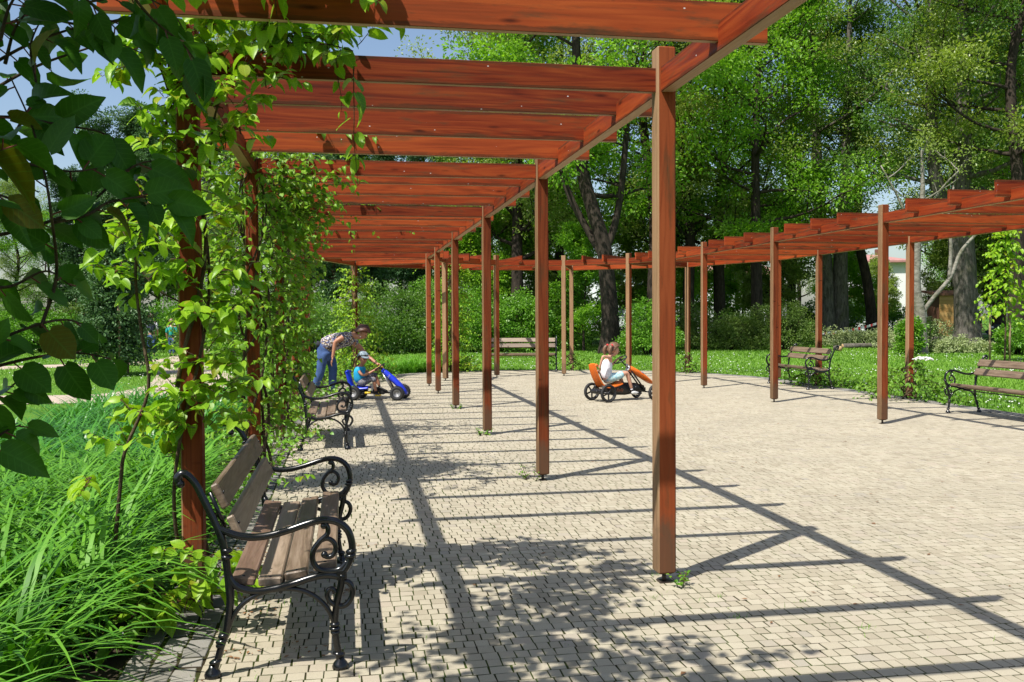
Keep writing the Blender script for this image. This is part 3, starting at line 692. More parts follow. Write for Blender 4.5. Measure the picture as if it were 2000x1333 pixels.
# ---- woman bending over the boy
def wpt(u, v, dy=0.0): return at(600 + u / 7.405, 620 + v / 7.405, 18.15 + dy)
wom = empty('person', at(618, 772, 18.15) * 1, 0, 'woman in flowered blouse and blue jeans bending over the blue kart', 'person')
w0 = Vector(wom.location); wom.location.z = 0; w0.z = 0
wp = lambda u, v, dy=0.0: wpt(u, v, dy) - w0
hc = wp(802, 240, -.02); hf = Vector((.80, -.25, -.52)); hu = Vector((.52, -.05, .85))
neck = wp(690, 262, 0)
main, extra = head_chains(hc, hf, hu, .118, neck, .052)
pel = wp(255, 425, 0); ch_ = wp(430, 335, 0); shl = wp(610, 290, 0)
body = [
    [(pel, .09), (wp(340, 375), .11), (ch_, .115), (wp(530, 300), .11), (wp(620, 275), .085)] + main[0:],
    [(0, 3), (wp(530, 290, -.15), .066), (wp(470, 318, -.19), .052), (wp(405, 360, -.20), .044), (wp(392, 450, -.2), .042), (wp(374, 555, -.21), .030), (wp(362, 600, -.21), .034)],
    [(0, 3), (wp(690, 375, .15), .066), (wp(770, 450, .17), .052), (wp(862, 555, .13), .044), (wp(930, 610, .06), .040), (wp(1003, 668, .0), .028), (wp(1040, 695, -.02), .033)],
    [(0, 0), (wp(225, 520, -.09), .072), (wp(205, 660, -.09), .08), (wp(190, 790, -.1), .06), (wp(140, 930, -.05), .055), (wp(80, 1060, -.02), .04), (wp(70, 1100, -.02), .042)],
    [(0, 0), (wp(325, 545, .07), .072), (wp(370, 680, .09), .08), (wp(370, 800, .09), .06), (wp(362, 930, .1), .055), (wp(360, 1075, .1), .04), (wp(360, 1110, .1), .042)],
] + extra
hand1 = fingers(wp(374, 560, -.21), wp(352, 640, -.21), (.35, .1, -.9), (.2, -.95, 0), 1.15)
hand2 = fingers(wp(1003, 668, 0), wp(1062, 705, -.03), (.35, -.5, -.8), (.3, -.8, .4), 1.1)
skin('body', body + hand1 + hand2, M['skin_tan'], wom)
skin('blouse', [[(wp(225, 432), .165), (wp(265, 415), .178), (wp(340, 380), .188), (wp(430, 340), .192), (wp(530, 304), .178), (wp(640, 288), .138), (wp(680, 272), .08)],
                [(0, 4), (wp(540, 285, -.14), .085), (wp(500, 305, -.18), .072)],
                [(0, 4), (wp(685, 362, .14), .085), (wp(730, 405, .165), .072)]], M['floral'], wom)
skin('jeans', [[(wp(285, 412), .16), (wp(255, 440), .182), (wp(245, 475), .188), (wp(250, 505), .165)],
               [(0, 3), (wp(225, 580, -.085), .128), (wp(208, 670, -.09), .097), (wp(195, 790, -.1), .085), (wp(140, 940, -.05), .082), (wp(72, 1085, -.02), .08)],
               [(0, 3), (wp(325, 585, .085), .128), (wp(372, 690, .09), .097), (wp(372, 810, .09), .085), (wp(365, 940, .1), .082), (wp(360, 1095, .1), .08)]], M['jeans'], wom)
for (u, v, dy) in ((70, 1125, -.02), (362, 1125, .1)):
    skin('shoe', [[(wp(u - 25, v - 12, dy), .045), (wp(u + 40, v, dy), .042), (wp(u + 110, v + 8, dy), .033)]], M['straw'], wom)
face_parts(wom, hc, hf, hu, .118); hair_cap(wom, hc + hu.normalized() * .012 - hf.normalized() * .012, hf, hu, .137, M['hair_brown'], 3, .42, -.28, side=.08, grow=1.07)
mb = MB(); mb.ball(wp(165, 395, -.05), (.10, .09, .06), Matrix.Rotation(.5, 3, 'Y'), 12); mb.build('waist_bag', M['dark_cloth'], wom)
mb = MB(); mb.tube([wp(985, 652, 0) + Vector((.035 * math.sin(q) * .6, .038 * math.cos(q), .035 * math.sin(q))) for q in np.linspace(0, 6.28, 14)], .008, 6); mb.build('wristband', M['dark_cloth'], wom)
mb = MB(); mb.ball(wp(770, 285, -.115), .011); mb.build('earring', M['chrome'], wom)

def wheel_parts(root, c, r, w, yaw, fat, spokes):
    """one wheel: tyre > rim ; axle along local y"""
    c = Vector(c); Rm = Matrix.Rotation(yaw, 3, 'Z') @ Matrix.Rotation(-math.pi / 2, 3, 'X'); mb = MB(); h = w / 2; inner = r * (.52 if fat else .78)
    mb.lathe([(inner, -h * .8), (r * .9, -h), (r * .985, -h * .6), (r, 0), (r * .985, h * .6), (r * .9, h), (inner, h * .8)], 30, Rm, (0, 0, 0), close=True)
    if fat:
        for k in range(22):
            q = 2 * math.pi * k / 22
            for s in (-1, 1): mb.box(Rm @ Vector((r * .992 * math.cos(q + s * .07), r * .992 * math.sin(q + s * .07), s * h * .5)), (.018, .012, h * .7), Rm @ Matrix.Rotation(q, 3, 'Z'))
    tyre = mb.build('wheel', M['rubber'], root, c)
    rm = MB()
    if fat:
        rm.lathe([(inner * 1.02, -h * .82), (inner * .97, -h * .9), (inner * .9, -h * .78), (inner * .5, -h * .55), (inner * .42, -h * .8), (.0, -h * .85)], 20, Rm)
        rm.lathe([(inner * 1.02, h * .82), (inner * .97, h * .9), (inner * .9, h * .78), (inner * .5, h * .55), (inner * .42, h * .8), (.0, h * .85)], 20, Rm)
        rm.build('rim', M['rim'], tyre)
    else:
        rm.lathe([(inner * 1.0, -h * .7), (inner * .90, -h * .6), (inner * .90, h * .6), (inner * 1.0, h * .7)], 30, Rm, close=True)
        rm.lathe([(.0, -h * .75), (r * .16, -h * .75), (r * .2, 0), (r * .16, h * .75), (.0, h * .75)], 16, Rm)
        for k in range(spokes):
            q = 2 * math.pi * k / spokes + .3; d = Rm @ Vector((math.cos(q), math.sin(q), 0))
            rm.box(d * r * .52, (r * .72, r * .15, h * .8), Rm @ Matrix.Rotation(q, 3, 'Z'), ch=.003)
        rm.build('rim', M['black_plastic'], tyre)
    return tyre
def text(root, body, size, loc, M3, mat, name='lettering', shear=0):
    cu = bpy.data.curves.new(name, 'FONT'); cu.body = body; cu.size = size; cu.extrude = .0015; cu.align_x = 'CENTER'; cu.align_y = 'CENTER'; cu.shear = shear
    cu.materials.append(mat); t_ = bpy.data.objects.new('t', cu); me = bpy.data.meshes.new_from_object(t_); bpy.data.objects.remove(t_); me.materials.clear(); me.materials.append(mat); o = link(name, me, root); o.matrix_local = Matrix.Translation(loc) @ M3.to_4x4(); return o
def steer(root, c, axis, r, mat):
    ax = Vector(axis).normalized(); a = ax.orthogonal().normalized(); b = ax.cross(a); c = Vector(c); mb = MB(); k = 20; mb_pts = [c + (a * math.cos(q) + b * math.sin(q)) * r for q in np.linspace(0, 2 * math.pi, k + 1)]
    mb.tube(mb_pts, .012, 8, cap=False)
    for q in (0.4, 2.5, 4.6): mb.tube([c - ax * .01, c + (a * math.cos(q) + b * math.sin(q)) * r], .009, 6)
    mb.ball(c - ax * .005, (.035, .035, .02)); return mb.build('steering_wheel', mat, root)

# ---- blue kart
XZ = Matrix(((1, 0, 0), (0, 0, -1), (0, 1, 0)))               # text plane facing -y
kb = empty('pedal_kart', at(698, 783, 18.1), R(-7), 'blue pedal kart with fat black tyres, a boy at the wheel', 'pedal kart', 'pedal karts'); kb.location.z = 0
for (x, y, yaw) in ((0, -.25, 0), (0, .25, 0), (.85, -.25, .1), (.85, .25, .1)): wheel_parts(kb, (x, y, .136), .136, .115, yaw, True, 0)
mb = MB(); mb.tube([(0, -.25, .136), (0, .25, .136)], .014); mb.tube([(.85, -.25, .136), (.85, .25, .136)], .014)
mb.tube(catmull([(.0, 0, .16), (.2, 0, .14), (.5, 0, .13), (.75, 0, .16), (.9, 0, .18)], 4), .022)
mb.tube([(.02, -.1, .15), (.02, -.1, .24)], .014); mb.tube([(.02, .1, .15), (.02, .1, .24)], .014)
mb.build('frame', M['black_plastic'], kb)
mb = MB(); mb.tube([(.12, -.16, .135), (.36, -.16, .135)], .018, 8); mb.build('side_bar', M['black_plastic'], kb)
mb = MB(); mb.tube([(.2, -.165, .137), (.31, -.165, .137)], .021, 8); mb.build('bar_sleeve', M['yellow'], kb)
mb = MB(); mb.box((.43, 0, .15), (.24, .05, .11), ch=.02); mb.tube(catmull([(.34, -.03, .2), (.45, -.03, .225), (.6, -.03, .16)], 5), .02); mb.build('chain_guard', M['black_plastic'], kb)
def seat_shell(root, prof, w0, w1, mat, lip=.05):
    P = catmull([(x, 0, z) for x, z in prof], 5); V = []; Fs = []; n = 9
    for i, p in enumerate(P):
        w = w0 + (w1 - w0) * i / (len(P) - 1); t = (P[min(i + 1, len(P) - 1)] - P[max(i - 1, 0)]).normalized(); nr = Vector((-t.z, 0, t.x))
        for k in range(n):
            s = -1 + 2 * k / (n - 1); V.append(p + Vector((0, s * w, 0)) - nr * (-lip) * (abs(s) ** 3))
    for i in range(len(P) - 1):
        for k in range(n - 1): Fs.append((i * n + k, i * n + k + 1, i * n + n + k + 1, i * n + n + k))
    mb = MB(); mb.add(V, Fs, 0, True); o = mb.build('seat', mat, root); so = o.modifiers.new('thick', 'SOLIDIFY'); so.thickness = .018; return o
seat_shell(kb, [(.24, .265), (.1, .25), (-.04, .255), (-.085, .32), (-.12, .44), (-.155, .56), (-.18, .565)], .14, .12, M['blue_plastic'], .045)
rings = []
for x, z, w, h in ((.50, .565, .045, .03), (.56, .52, .055, .045), (.70, .40, .075, .05), (.84, .27, .10, .05), (.94, .16, .11, .035), (.985, .11, .085, .02)):
    rings.append([(x + h * .6 * math.sin(q), w * math.cos(q) * (1 if abs(math.cos(q)) < .8 else .95), z + h * math.sin(q)) for q in np.linspace(0, 2 * math.pi, 13)[:-1]])
mb = MB(); mb.loft(rings); mb.build('front_fairing', M['blue_plastic'], kb)
mb = MB(); mb.tube([(.52, -.05, .5), (.70, -.05, .2)], .011); mb.tube([(.52, .05, .5), (.70, .05, .2)], .011); mb.build('fork', M['chrome'], kb)
mb = MB(); mb.tube([(.45, 0, .62), (.56, 0, .52), (.74, 0, .2)], .013); mb.build('steering_column', M['black_plastic'], kb)
steer(kb, (.455, 0, .62), (-.62, 0, .78), .11, M['black_plastic'])
mb = MB(); mb.ball((.46, 0, .628), (.045, .045, .02)); mb.build('horn_pad', M['yellow'], kb)
for s, dx, dz in ((-1, .02, -.055), (1, -.0, .05)):
    mb = MB(); mb.box((.42 + dx, s * .10, .14 + dz), (.10, .10, .028), ch=.005); mb.tube([(.43, s * .03, .14), (.42 + dx, s * .06, .14 + dz)], .01); mb.build('pedal', M['yellow'], kb)
tilt = Matrix.Rotation(R(42), 3, 'Y') @ XZ
text(kb, '5', .09, Vector((.645, -.074, .45)), Matrix.Rotation(R(25), 3, 'X') @ tilt, M['decal'], 'number')
mb = MB(); mb.ball((.915, -.095, .185), (.045, .006, .022), Matrix.Rotation(R(45), 3, 'Y'), 8); mb.build('emblem', M['decal'], kb)

# ---- boy (kart coordinates)
boy = empty('person', kb.location, R(-7), 'boy in turquoise shirt and grey cap sitting in the blue kart', 'person')
bf = Vector((.62, -.72, -.05)); bh = (.125, -.01, .775)
main, extra = head_chains(bh, bf, (0, 0, 1), .105, (.075, 0, .655), .036)
body = [[((.06, 0, .345), .07), ((.045, 0, .43), .075), ((.05, 0, .53), .08), ((.065, 0, .61), .07)] + main,
        [(0, 3), ((.065, -.115, .60), .040), ((.10, -.15, .52), .032), ((.17, -.16, .47), .028), ((.28, -.13, .515), .025), ((.355, -.095, .56), .019), ((.385, -.09, .575), .022)],
        [(0, 3), ((.075, .115, .60), .040), ((.13, .15, .53), .032), ((.20, .15, .50), .028), ((.31, .12, .555), .025), ((.39, .09, .60), .019), ((.42, .085, .615), .022)],
        [(0, 0), ((.12, -.075, .325), .05), ((.24, -.09, .375), .055), ((.36, -.095, .415), .044), ((.37, -.098, .32), .041), ((.385, -.1, .22), .033), ((.40, -.1, .16), .027)],
        [(0, 0), ((.12, .075, .335), .05), ((.22, .09, .42), .055), ((.32, .09, .49), .044), ((.36, .09, .40), .041), ((.40, .095, .29), .033), ((.415, .1, .24), .027)]] + extra
hl = fingers((.355, -.095, .56), (.41, -.085, .585), (.3, .5, -.7), (.3, -.2, .8), .72) + fingers((.39, .09, .60), (.445, .08, .625), (.3, -.5, -.7), (.3, .2, .8), .72)
skin('body', body + hl, M['skin_tan'], boy)
skin('shirt', [[((.065, 0, .305), .118), ((.042, 0, .42), .132), ((.048, 0, .53), .136), ((.065, 0, .615), .10)], [(0, 2), ((.066, -.115, .598), .056), ((.095, -.15, .525), .05)], [(0, 2), ((.076, .115, .598), .056), ((.12, .148, .54), .05)]], M['turq'], boy)
skin('shorts', [[((.01, 0, .345), .105), ((.06, 0, .34), .12), ((.1, 0, .338), .114)], [(0, 2), ((.16, -.078, .335), .076), ((.26, -.092, .385), .07), ((.365, -.098, .405), .062), ((.372, -.1, .33), .058)], [(0, 2), ((.16, .078, .355), .076), ((.24, .09, .435), .07), ((.325, .09, .485), .062), ((.36, .09, .41), .058)]], M['check'], boy)
for y, dz, dx in ((-.1, 0, 0), (.1, .09, .015)):
    skin('sock', [[((.392 + dx, y, .175 + dz), .031), ((.405 + dx, y, .135 + dz), .032)]], M['white_cloth'] if False else M['dark_cloth'], boy, 1)
    skin('shoe', [[((.385 + dx, y, .105 + dz), .034), ((.43 + dx, y, .098 + dz), .034), ((.49 + dx, y, .09 + dz), .027)]], M['dark_cloth'], boy)
face_parts(boy, bh, bf, (0, 0, 1), .105)
hair_cap(boy, Vector(bh) + Vector((-.005, .005, .0)), bf, (0, 0, 1), .112, M['hair_brown'], 5, .5, -.25, side=.1)
hair_cap(boy, Vector(bh) + Vector((0, 0, .012)), bf, (0, 0, 1), .121, M['cap'], 6, .5, .22, 'cap', side=.4)
vz = MB(); c_ = Vector(bh) + Vector((0, 0, .055)); b2 = bf.normalized(); s2 = Vector((-b2.y, b2.x, 0))
vz.add([c_ + b2 * .09 * 1.0 + s2 * .085 * math.cos(q) * 1 + b2 * (.085 * math.sin(q)) + Vector((0, 0, -.03 * math.sin(q) + dz)) for dz in (0, .008) for q in np.linspace(0, math.pi, 10)], [tuple(range(9, -1, -1)), tuple(range(10, 20))] + [(i, i + 1, i + 11, i + 10) for i in range(9)], 0, True)
vz.build('cap_peak', M['cap'], boy)

# ---- orange kart
ko = empty('pedal_kart', at(1172, 784.5, 17.35), R(28), 'orange pedal kart with spoked black wheels, a girl at the wheel', 'pedal kart', 'pedal karts'); ko.location.z = 0
for (x, y, yaw, r) in ((0, -.28, 0, .168), (0, .28, 0, .168), (1.02, -.28, .25, .142), (1.02, .28, .25, .142)): wheel_parts(ko, (x, y, r), r, .06, yaw, False, 5)
mb = MB(); mb.tube([(0, -.28, .168), (0, .28, .168)], .016); mb.tube([(1.02, -.28, .142), (1.02, .28, .142)], .014)
mb.tube([(1.0, 0, .22), (1.0, 0, .14)], .03); mb.tube([(.0, -.14, .2), (-.02, -.14, .3)], .014); mb.tube([(.0, .14, .2), (-.02, .14, .3)], .014)
mb.tube(catmull([(-.13, -.12, .2), (-.16, 0, .2), (-.13, .12, .2)], 4), .014); mb.box((-.02, 0, .19), (.2, .3, .09), ch=.02); mb.build('frame', M['black_plastic'], ko)
rings = [[(x, w * math.cos(q), z + h * math.sin(q)) for q in np.linspace(.2, .2 + 2 * math.pi, 11)[:-1]] for x, z, w, h in ((.16, .24, .05, .08), (.3, .225, .055, .115), (.55, .215, .055, .12), (.78, .22, .05, .10), (.98, .22, .04, .05))]
mb = MB(); mb.loft(rings); mb.build('chain_case', M['black_plastic'], ko)
text(ko, 'Rally', .085, Vector((.40, -.060, .20)), XZ, M['decal_red'], 'lettering', .35)
studs = MB()
for k in range(8): studs.ball((.62 + .035 * (k % 4) * 1.4, -.058, .17 + .06 * (k // 4) + .01 * (k % 3)), (.006, .004, .006), n=6)
studs.build('rivet', M['chrome'], ko, kind='stuff')
mb = MB(); mb.tube([(.64, -.05, .59), (.985, -.05, .17)], .016); mb.tube([(.64, .05, .59), (.985, .05, .17)], .016); mb.tube([(.46, 0, .76), (.55, 0, .67), (.66, 0, .58)], .014); mb.build('steering_column', M['black_plastic'], ko)
mb = MB(); mb.ball((.585, -.03, .655), (.028, .028, .028)); mb.build('bell', M['chrome'], ko)
rings = []
for x, z, w, h in ((.62, .60, .05, .03), (.67, .59, .085, .05), (.82, .515, .10, .05), (.98, .42, .11, .045), (1.12, .325, .11, .03), (1.17, .29, .09, .012)):
    rings.append([(x + h * .5 * math.sin(q), w * math.cos(q), z + h * math.sin(q)) for q in np.linspace(0, 2 * math.pi, 13)[:-1]])
mb = MB(); mb.loft(rings); mb.build('front_fairing', M['orange_plastic'], ko)
mb = MB(); mb.ball((.92, -.06, .505), (.03, .03, .006), Matrix.Rotation(R(28), 3, 'Y'), 8); mb.build('emblem', M['blue_plastic'], ko)
mb = MB(); mb.lathe([(.05, -.012), (.055, 0), (.05, .012)], 14, Matrix.Rotation(R(-60), 3, 'Y'), (.625, 0, .595)); mb.build('fairing_cap', M['decal'], ko)
steer(ko, (.46, 0, .765), (-.55, 0, .83), .125, M['black_plastic'])
seat_shell(ko, [(.40, .37), (.33, .345), (.2, .315), (.08, .31), (.02, .36), (-.05, .48), (-.10, .60), (-.125, .70), (-.14, .705)], .15, .11, M['orange_plastic'], .05)
mb = MB(); mb.box((-.015, -.06, .47), (.012, .035, .16), Matrix.Rotation(-.42, 3, 'Y'), ch=.004); mb.box((-.015, .06, .47), (.012, .035, .16), Matrix.Rotation(-.42, 3, 'Y'), ch=.004); mb.build('seat_slot', M['black_plastic'], ko)
for s, dx, dz in ((-1, .06, -.07), (1, -.06, .07)):
    mb = MB(); mb.box((.72 + dx, s * .13, .2 + dz), (.09, .1, .026), ch=.005); mb.tube([(.72, s * .05, .2), (.72 + dx, s * .08, .2 + dz)], .01); mb.build('pedal', M['black_plastic'], ko)

# ---- girl
girl = empty('person', ko.location, R(28), 'girl in white top and pale blue shorts riding the orange kart', 'person')
gf = Vector((.95, -.22, -.12)); gh = (.315, -.01, .945)
main, extra = head_chains(gh, gf, (.1, 0, 1), .112, (.225, 0, .845), .036)
body = [[((.145, 0, .425), .075), ((.13, 0, .52), .078), ((.15, 0, .65), .085), ((.19, 0, .76), .075)] + main,
        [(0, 3), ((.16, -.12, .79), .036), ((.06, -.17, .83), .030), ((-.045, -.17, .85), .027), ((-.07, -.15, .74), .024), ((-.09, -.125, .645), .019), ((-.095, -.12, .615), .021)],
        [(0, 3), ((.22, .115, .79), .036), ((.29, .135, .70), .030), ((.335, .12, .65), .027), ((.38, .09, .71), .023), ((.425, .06, .765), .018), ((.45, .05, .785), .020)],
        [(0, 0), ((.24, -.08, .43), .052), ((.38, -.10, .485), .057), ((.53, -.11, .52), .045), ((.565, -.115, .42), .043), ((.605, -.12, .29), .034), ((.63, -.12, .21), .026)],
        [(0, 0), ((.24, .08, .425), .052), ((.36, .10, .45), .057), ((.50, .11, .46), .045), ((.55, .11, .36), .043), ((.60, .115, .26), .034), ((.615, .12, .22), .026)]] + extra
hl = fingers((-.09, -.125, .645), (-.10, -.115, .585), (-.1, .6, -.7), (.9, 0, .1), .75) + fingers((.425, .06, .765), (.475, .045, .80), (.4, -.3, -.7), (.2, -.8, .3), .75)
skin('body', body + hl, M['skin'], girl)
skin('vest_top', [[((.155, 0, .385), .12), ((.13, 0, .52), .116), ((.15, 0, .65), .124), ((.185, 0, .75), .104)], [(0, 3), ((.185, -.065, .80), .034)], [(0, 3), ((.205, .065, .80), .034)]], M['white_cloth'], girl)
skin('shorts', [[((.09, 0, .425), .11), ((.15, 0, .43), .128), ((.20, 0, .432), .12)], [(0, 2), ((.27, -.085, .437), .082), ((.38, -.10, .482), .074), ((.455, -.105, .503), .07)], [(0, 2), ((.27, .085, .432), .082), ((.36, .10, .452), .074), ((.43, .105, .458), .07)]], M['shorts'], girl)
for y, dz, dx in ((-.12, 0, 0), (.12, .012, -.02)):
    skin('sock', [[((.622 + dx, y, .235 + dz), .032), ((.635 + dx, y, .185 + dz), .032)]], M['white_cloth'], girl, 1)
    skin('shoe', [[((.62 + dx, y, .15 + dz), .038), ((.69 + dx, y, .14 + dz), .038), ((.79 + dx, y, .122 + dz), .028)]], M['white_leather'], girl)
face_parts(girl, gh, gf, (.1, 0, 1), .112)
hair_cap(girl, Vector(gh) + Vector((-.012, 0, .006)), gf, (.1, 0, 1), .125, M['hair_light'], 9, .52, -.35, side=.30)
for s in (-1, 1):
    skin('ponytail', [[(Vector(gh) + Vector((-.095, s * .075, .085)), .022), (Vector(gh) + Vector((-.14, s * .09, .075)), .038), (Vector(gh) + Vector((-.165, s * .095, -.0)), .042), (Vector(gh) + Vector((-.155, s * .09, -.09)), .020)]], M['hair_light'], girl)
    mb = MB(); mb.lathe([(.018, -.014), (.03, -.008), (.03, .008), (.018, .014)], 10, Matrix.Rotation(1.2, 3, 'Y'), Vector(gh) + Vector((-.10, s * .078, .09))); mb.build('hair_tie', M['red'], girl)

# ---- walkers on the garden path, and a person with a pram in the shade by the shed
def standing(p, h, face, label, top, legs, extra_fn=None, hair='hair_brown', bare=True):
    root = empty('person', p, face, label, 'person'); k = h / 1.75     # faces local +x
    hc_ = Vector((.02, 0, 1.63)) * k
    main, ex = head_chains(hc_, (1, 0, 0), (0, 0, 1), .118 * k, Vector((0, 0, 1.46)) * k, .05 * k)
    q = lambda x, y, z: Vector((x, y, z)) * k
    body = [[(q(0, 0, .93), .14 * k), (q(0, 0, 1.08), .125 * k), (q(0, 0, 1.25), .14 * k), (q(0, 0, 1.4), .10 * k)] + main]
    for s in (-1, 1):
        body.append([(0, 3), (q(0, .17 * s, 1.39), .06 * k), (q(-.02, .22 * s, 1.2), .048 * k), (q(0, .24 * s, 1.08), .042 * k), (q(.05, .23 * s, .92), .036 * k), (q(.08, .22 * s, .83), .03 * k)])
        st = .10 * s
        body.append([(0, 0), (q(st, .09 * s, .82), .09 * k), (q(st * 1.2, .1 * s, .5), .062 * k), (q(st * 1.0, .1 * s, .28), .055 * k), (q(st * .9, .1 * s, .09), .04 * k)])
        ex += fingers(q(.08, .22 * s, .83), q(.095, .22 * s, .755), (.5, -s * .3, -.7), (.9, 0, -.1), k)
    skin('body', body + ex, M['skin'], root, 1)
    skin('jacket', [[(q(0, 0, .90), .15 * k), (q(0, 0, 1.08), .15 * k), (q(0, 0, 1.25), .165 * k), (q(0, 0, 1.4), .12 * k)]] + [[(0, 3), (q(0, .17 * s, 1.39), .078 * k), (q(-.02, .22 * s, 1.2), .066 * k), (q(0, .24 * s, 1.08), .06 * k)] for s in (-1, 1)], top, root, 1)
    skin('trousers', [[(q(0, 0, .93), .15 * k), (q(0, 0, .88), .15 * k)]] + [[(0, 1), (q(.1 * s, .09 * s, .8), .105 * k), (q(.12 * s, .1 * s, .5), .08 * k), (q(.09 * s, .1 * s, .12), .07 * k)] for s in (-1, 1)], legs, root, 1)
    for s in (-1, 1): skin('shoe', [[(q(.06 * s, .1 * s, .05), .045 * k), (q(.06 * s + .16, .1 * s, .045), .035 * k)]], M['dark_cloth'], root, 1)
    hair_cap(root, hc_ + Vector((-.01, 0, .005)), (1, 0, 0), (0, 0, 1), .132 * k, M[hair], 4, .3, -.5); face_parts(root, hc_, (1, 0, 0), (0, 0, 1), .118 * k)
    if extra_fn: extra_fn(root, k)
    return root
M['white_jacket'] = plain('white_jacket', (0.62, 0.62, 0.66), 0.9, var=0.08); M['teal'] = plain('teal_shirt', (0.015, 0.33, 0.32), 0.9, var=0.15)
M['navy'] = plain('navy_backpack', (0.016, 0.022, 0.05), 0.8, var=0.3)
def rucksack(root, k):
    mb = MB(); mb.ball((-.20 * k, 0, 1.2 * k), (.10 * k, .16 * k, .24 * k), None, 14); mb.ball((-.28 * k, 0, 1.1 * k), (.05 * k, .12 * k, .12 * k), None, 12)
    mb.build('backpack', M['navy'], root)
def tied(root, k):
    mb = MB(); mb.ball((-.06 * k, 0, .95 * k), (.13 * k, .17 * k, .06 * k), None, 14); mb.build('tied_jacket', M['navy'], root)
standing((-15.0, 39.0, -.02), 1.78, R(110), 'walker in white jacket with dark backpack on the garden path', M['white_jacket'], M['jeans'], rucksack)
standing((-14.15, 39.0, -.02), 1.55, R(100), 'walker in teal shirt on the garden path beside the vine', M['teal'], M['jeans'], tied, 'hair_light')
p_ = at(1912, 662, 50.0); p_.z = -.03
standing(p_, 1.7, R(0), 'person in dark clothes pushing a pram behind the massive grey trunk', M['dark_cloth'], M['navy'])
pr = empty('pram', (p_.x + .75, p_.y, -.03), 0, 'dark hooded pram in the shade beside the massive grey trunk', 'pram')
for x in (-.3, .3):
    for y in (-.25, .25): wheel_parts(pr, (x, y, .13), .13, .05, 0, False, 6)
mb = MB(); mb.tube([(-.3, -.25, .13), (.25, -.25, .55)], .015); mb.tube([(.3, -.25, .13), (-.2, -.25, .55)], .015); mb.tube([(-.3, .25, .13), (.25, .25, .55)], .015); mb.tube([(.3, .25, .13), (-.2, .25, .55)], .015)
mb.tube(catmull([(-.2, -.25, .55), (-.5, -.25, 1.0), (-.52, 0, 1.02), (-.5, .25, 1.0), (-.2, .25, .55)], 4), .014); mb.build('chassis', M['black_plastic'], pr)
mb = MB(); mb.ball((0, 0, .65), (.42, .24, .2), None, 16, f=lambda p: 1 if p.z < .3 else .8); mb.build('carrycot', M['navy'], pr)
mb = MB(); mb.ball((.18, 0, .8), (.26, .25, .26), None, 16); mb.build('hood', M['dark_cloth'], pr)
mb = MB(); mb.ball((-.05, 0, .86), (.16, .14, .07), None, 12); mb.build('blanket', M['white_jacket'], pr)
# ------------------------------------------------------------------ leaves
def heart_leaf(fold, droop, wid, seed):
    """unit leaf: base at origin, tip near (0,1,0), upper side +z"""
    r = random.Random(seed); ts = [0.0, .10, .30, .54, .76, .90, 1.0]; ws = [.20, .40, .49, .46, .33, .14, .02]; V = []; Fs = []
    for t, w in zip(ts, ws):
        z = -droop * t * t; w *= wid; y = t if t > 0 else 0
        yb = y - (.07 if t == 0 else .03 if t < .2 else 0)
        wv = r.uniform(-.03, .03)
        V += [(-w, yb, z + fold * w + wv - .12 * w * w), (0, y, z), (w, yb, z + fold * w - wv - .12 * w * w)]
    for i in range(6):
        a = i * 3; Fs += [(a, a + 1, a + 4, a + 3), (a + 1, a + 2, a + 5, a + 4)]
    return np.array(V), np.array(Fs)
LEAF = [heart_leaf(.30, .26, .76, 1), heart_leaf(.50, .45, .72, 2), heart_leaf(.12, .16, .84, 3), heart_leaf(.70, .65, .70, 4)]
def leaf_meshes(mat):
    return [np_mesh('leaf', V, Fs, mat, smooth=True, uv=V[:, :2]) for V, Fs in LEAF]
def frames(D, Nn):
    """rotation matrices with columns (x, y=tip direction, z=normal)"""
    y = D / np.linalg.norm(D, axis=1, keepdims=True); z = Nn - y * (Nn * y).sum(1, keepdims=True); z /= np.maximum(np.linalg.norm(z, axis=1, keepdims=True), 1e-6)
    x = np.cross(y, z); return np.stack([x, y, z], -1)
def leaves_mesh(name, P, Rm, size, mat, seed=0):
    rg = np.random.default_rng(seed); k = len(P); var = rg.integers(0, 4, k); Vs = []; Fs = []; T = []; U = []; n = 0
    for v in range(4):
        ii = np.where(var == v)[0]
        if not len(ii): continue
        B, Fb = LEAF[v]
        Q = np.einsum('kij,vj->kvi', Rm[ii], B) * size[ii][:, None, None] + P[ii][:, None]
        Vs.append(Q.reshape(-1, 3)); Fs.append((Fb[None] + n + (np.arange(len(ii)) * len(B))[:, None, None]).reshape(-1, 4)); n += Q.shape[0] * Q.shape[1]
        T.append(np.repeat(rg.random(len(ii)), len(B))); U.append(np.tile(B[:, :2], (len(ii), 1)))
    return np_mesh(name, np.concatenate(Vs), np.concatenate(Fs), mat, smooth=True, tint=np.concatenate(T), uv=np.concatenate(U))

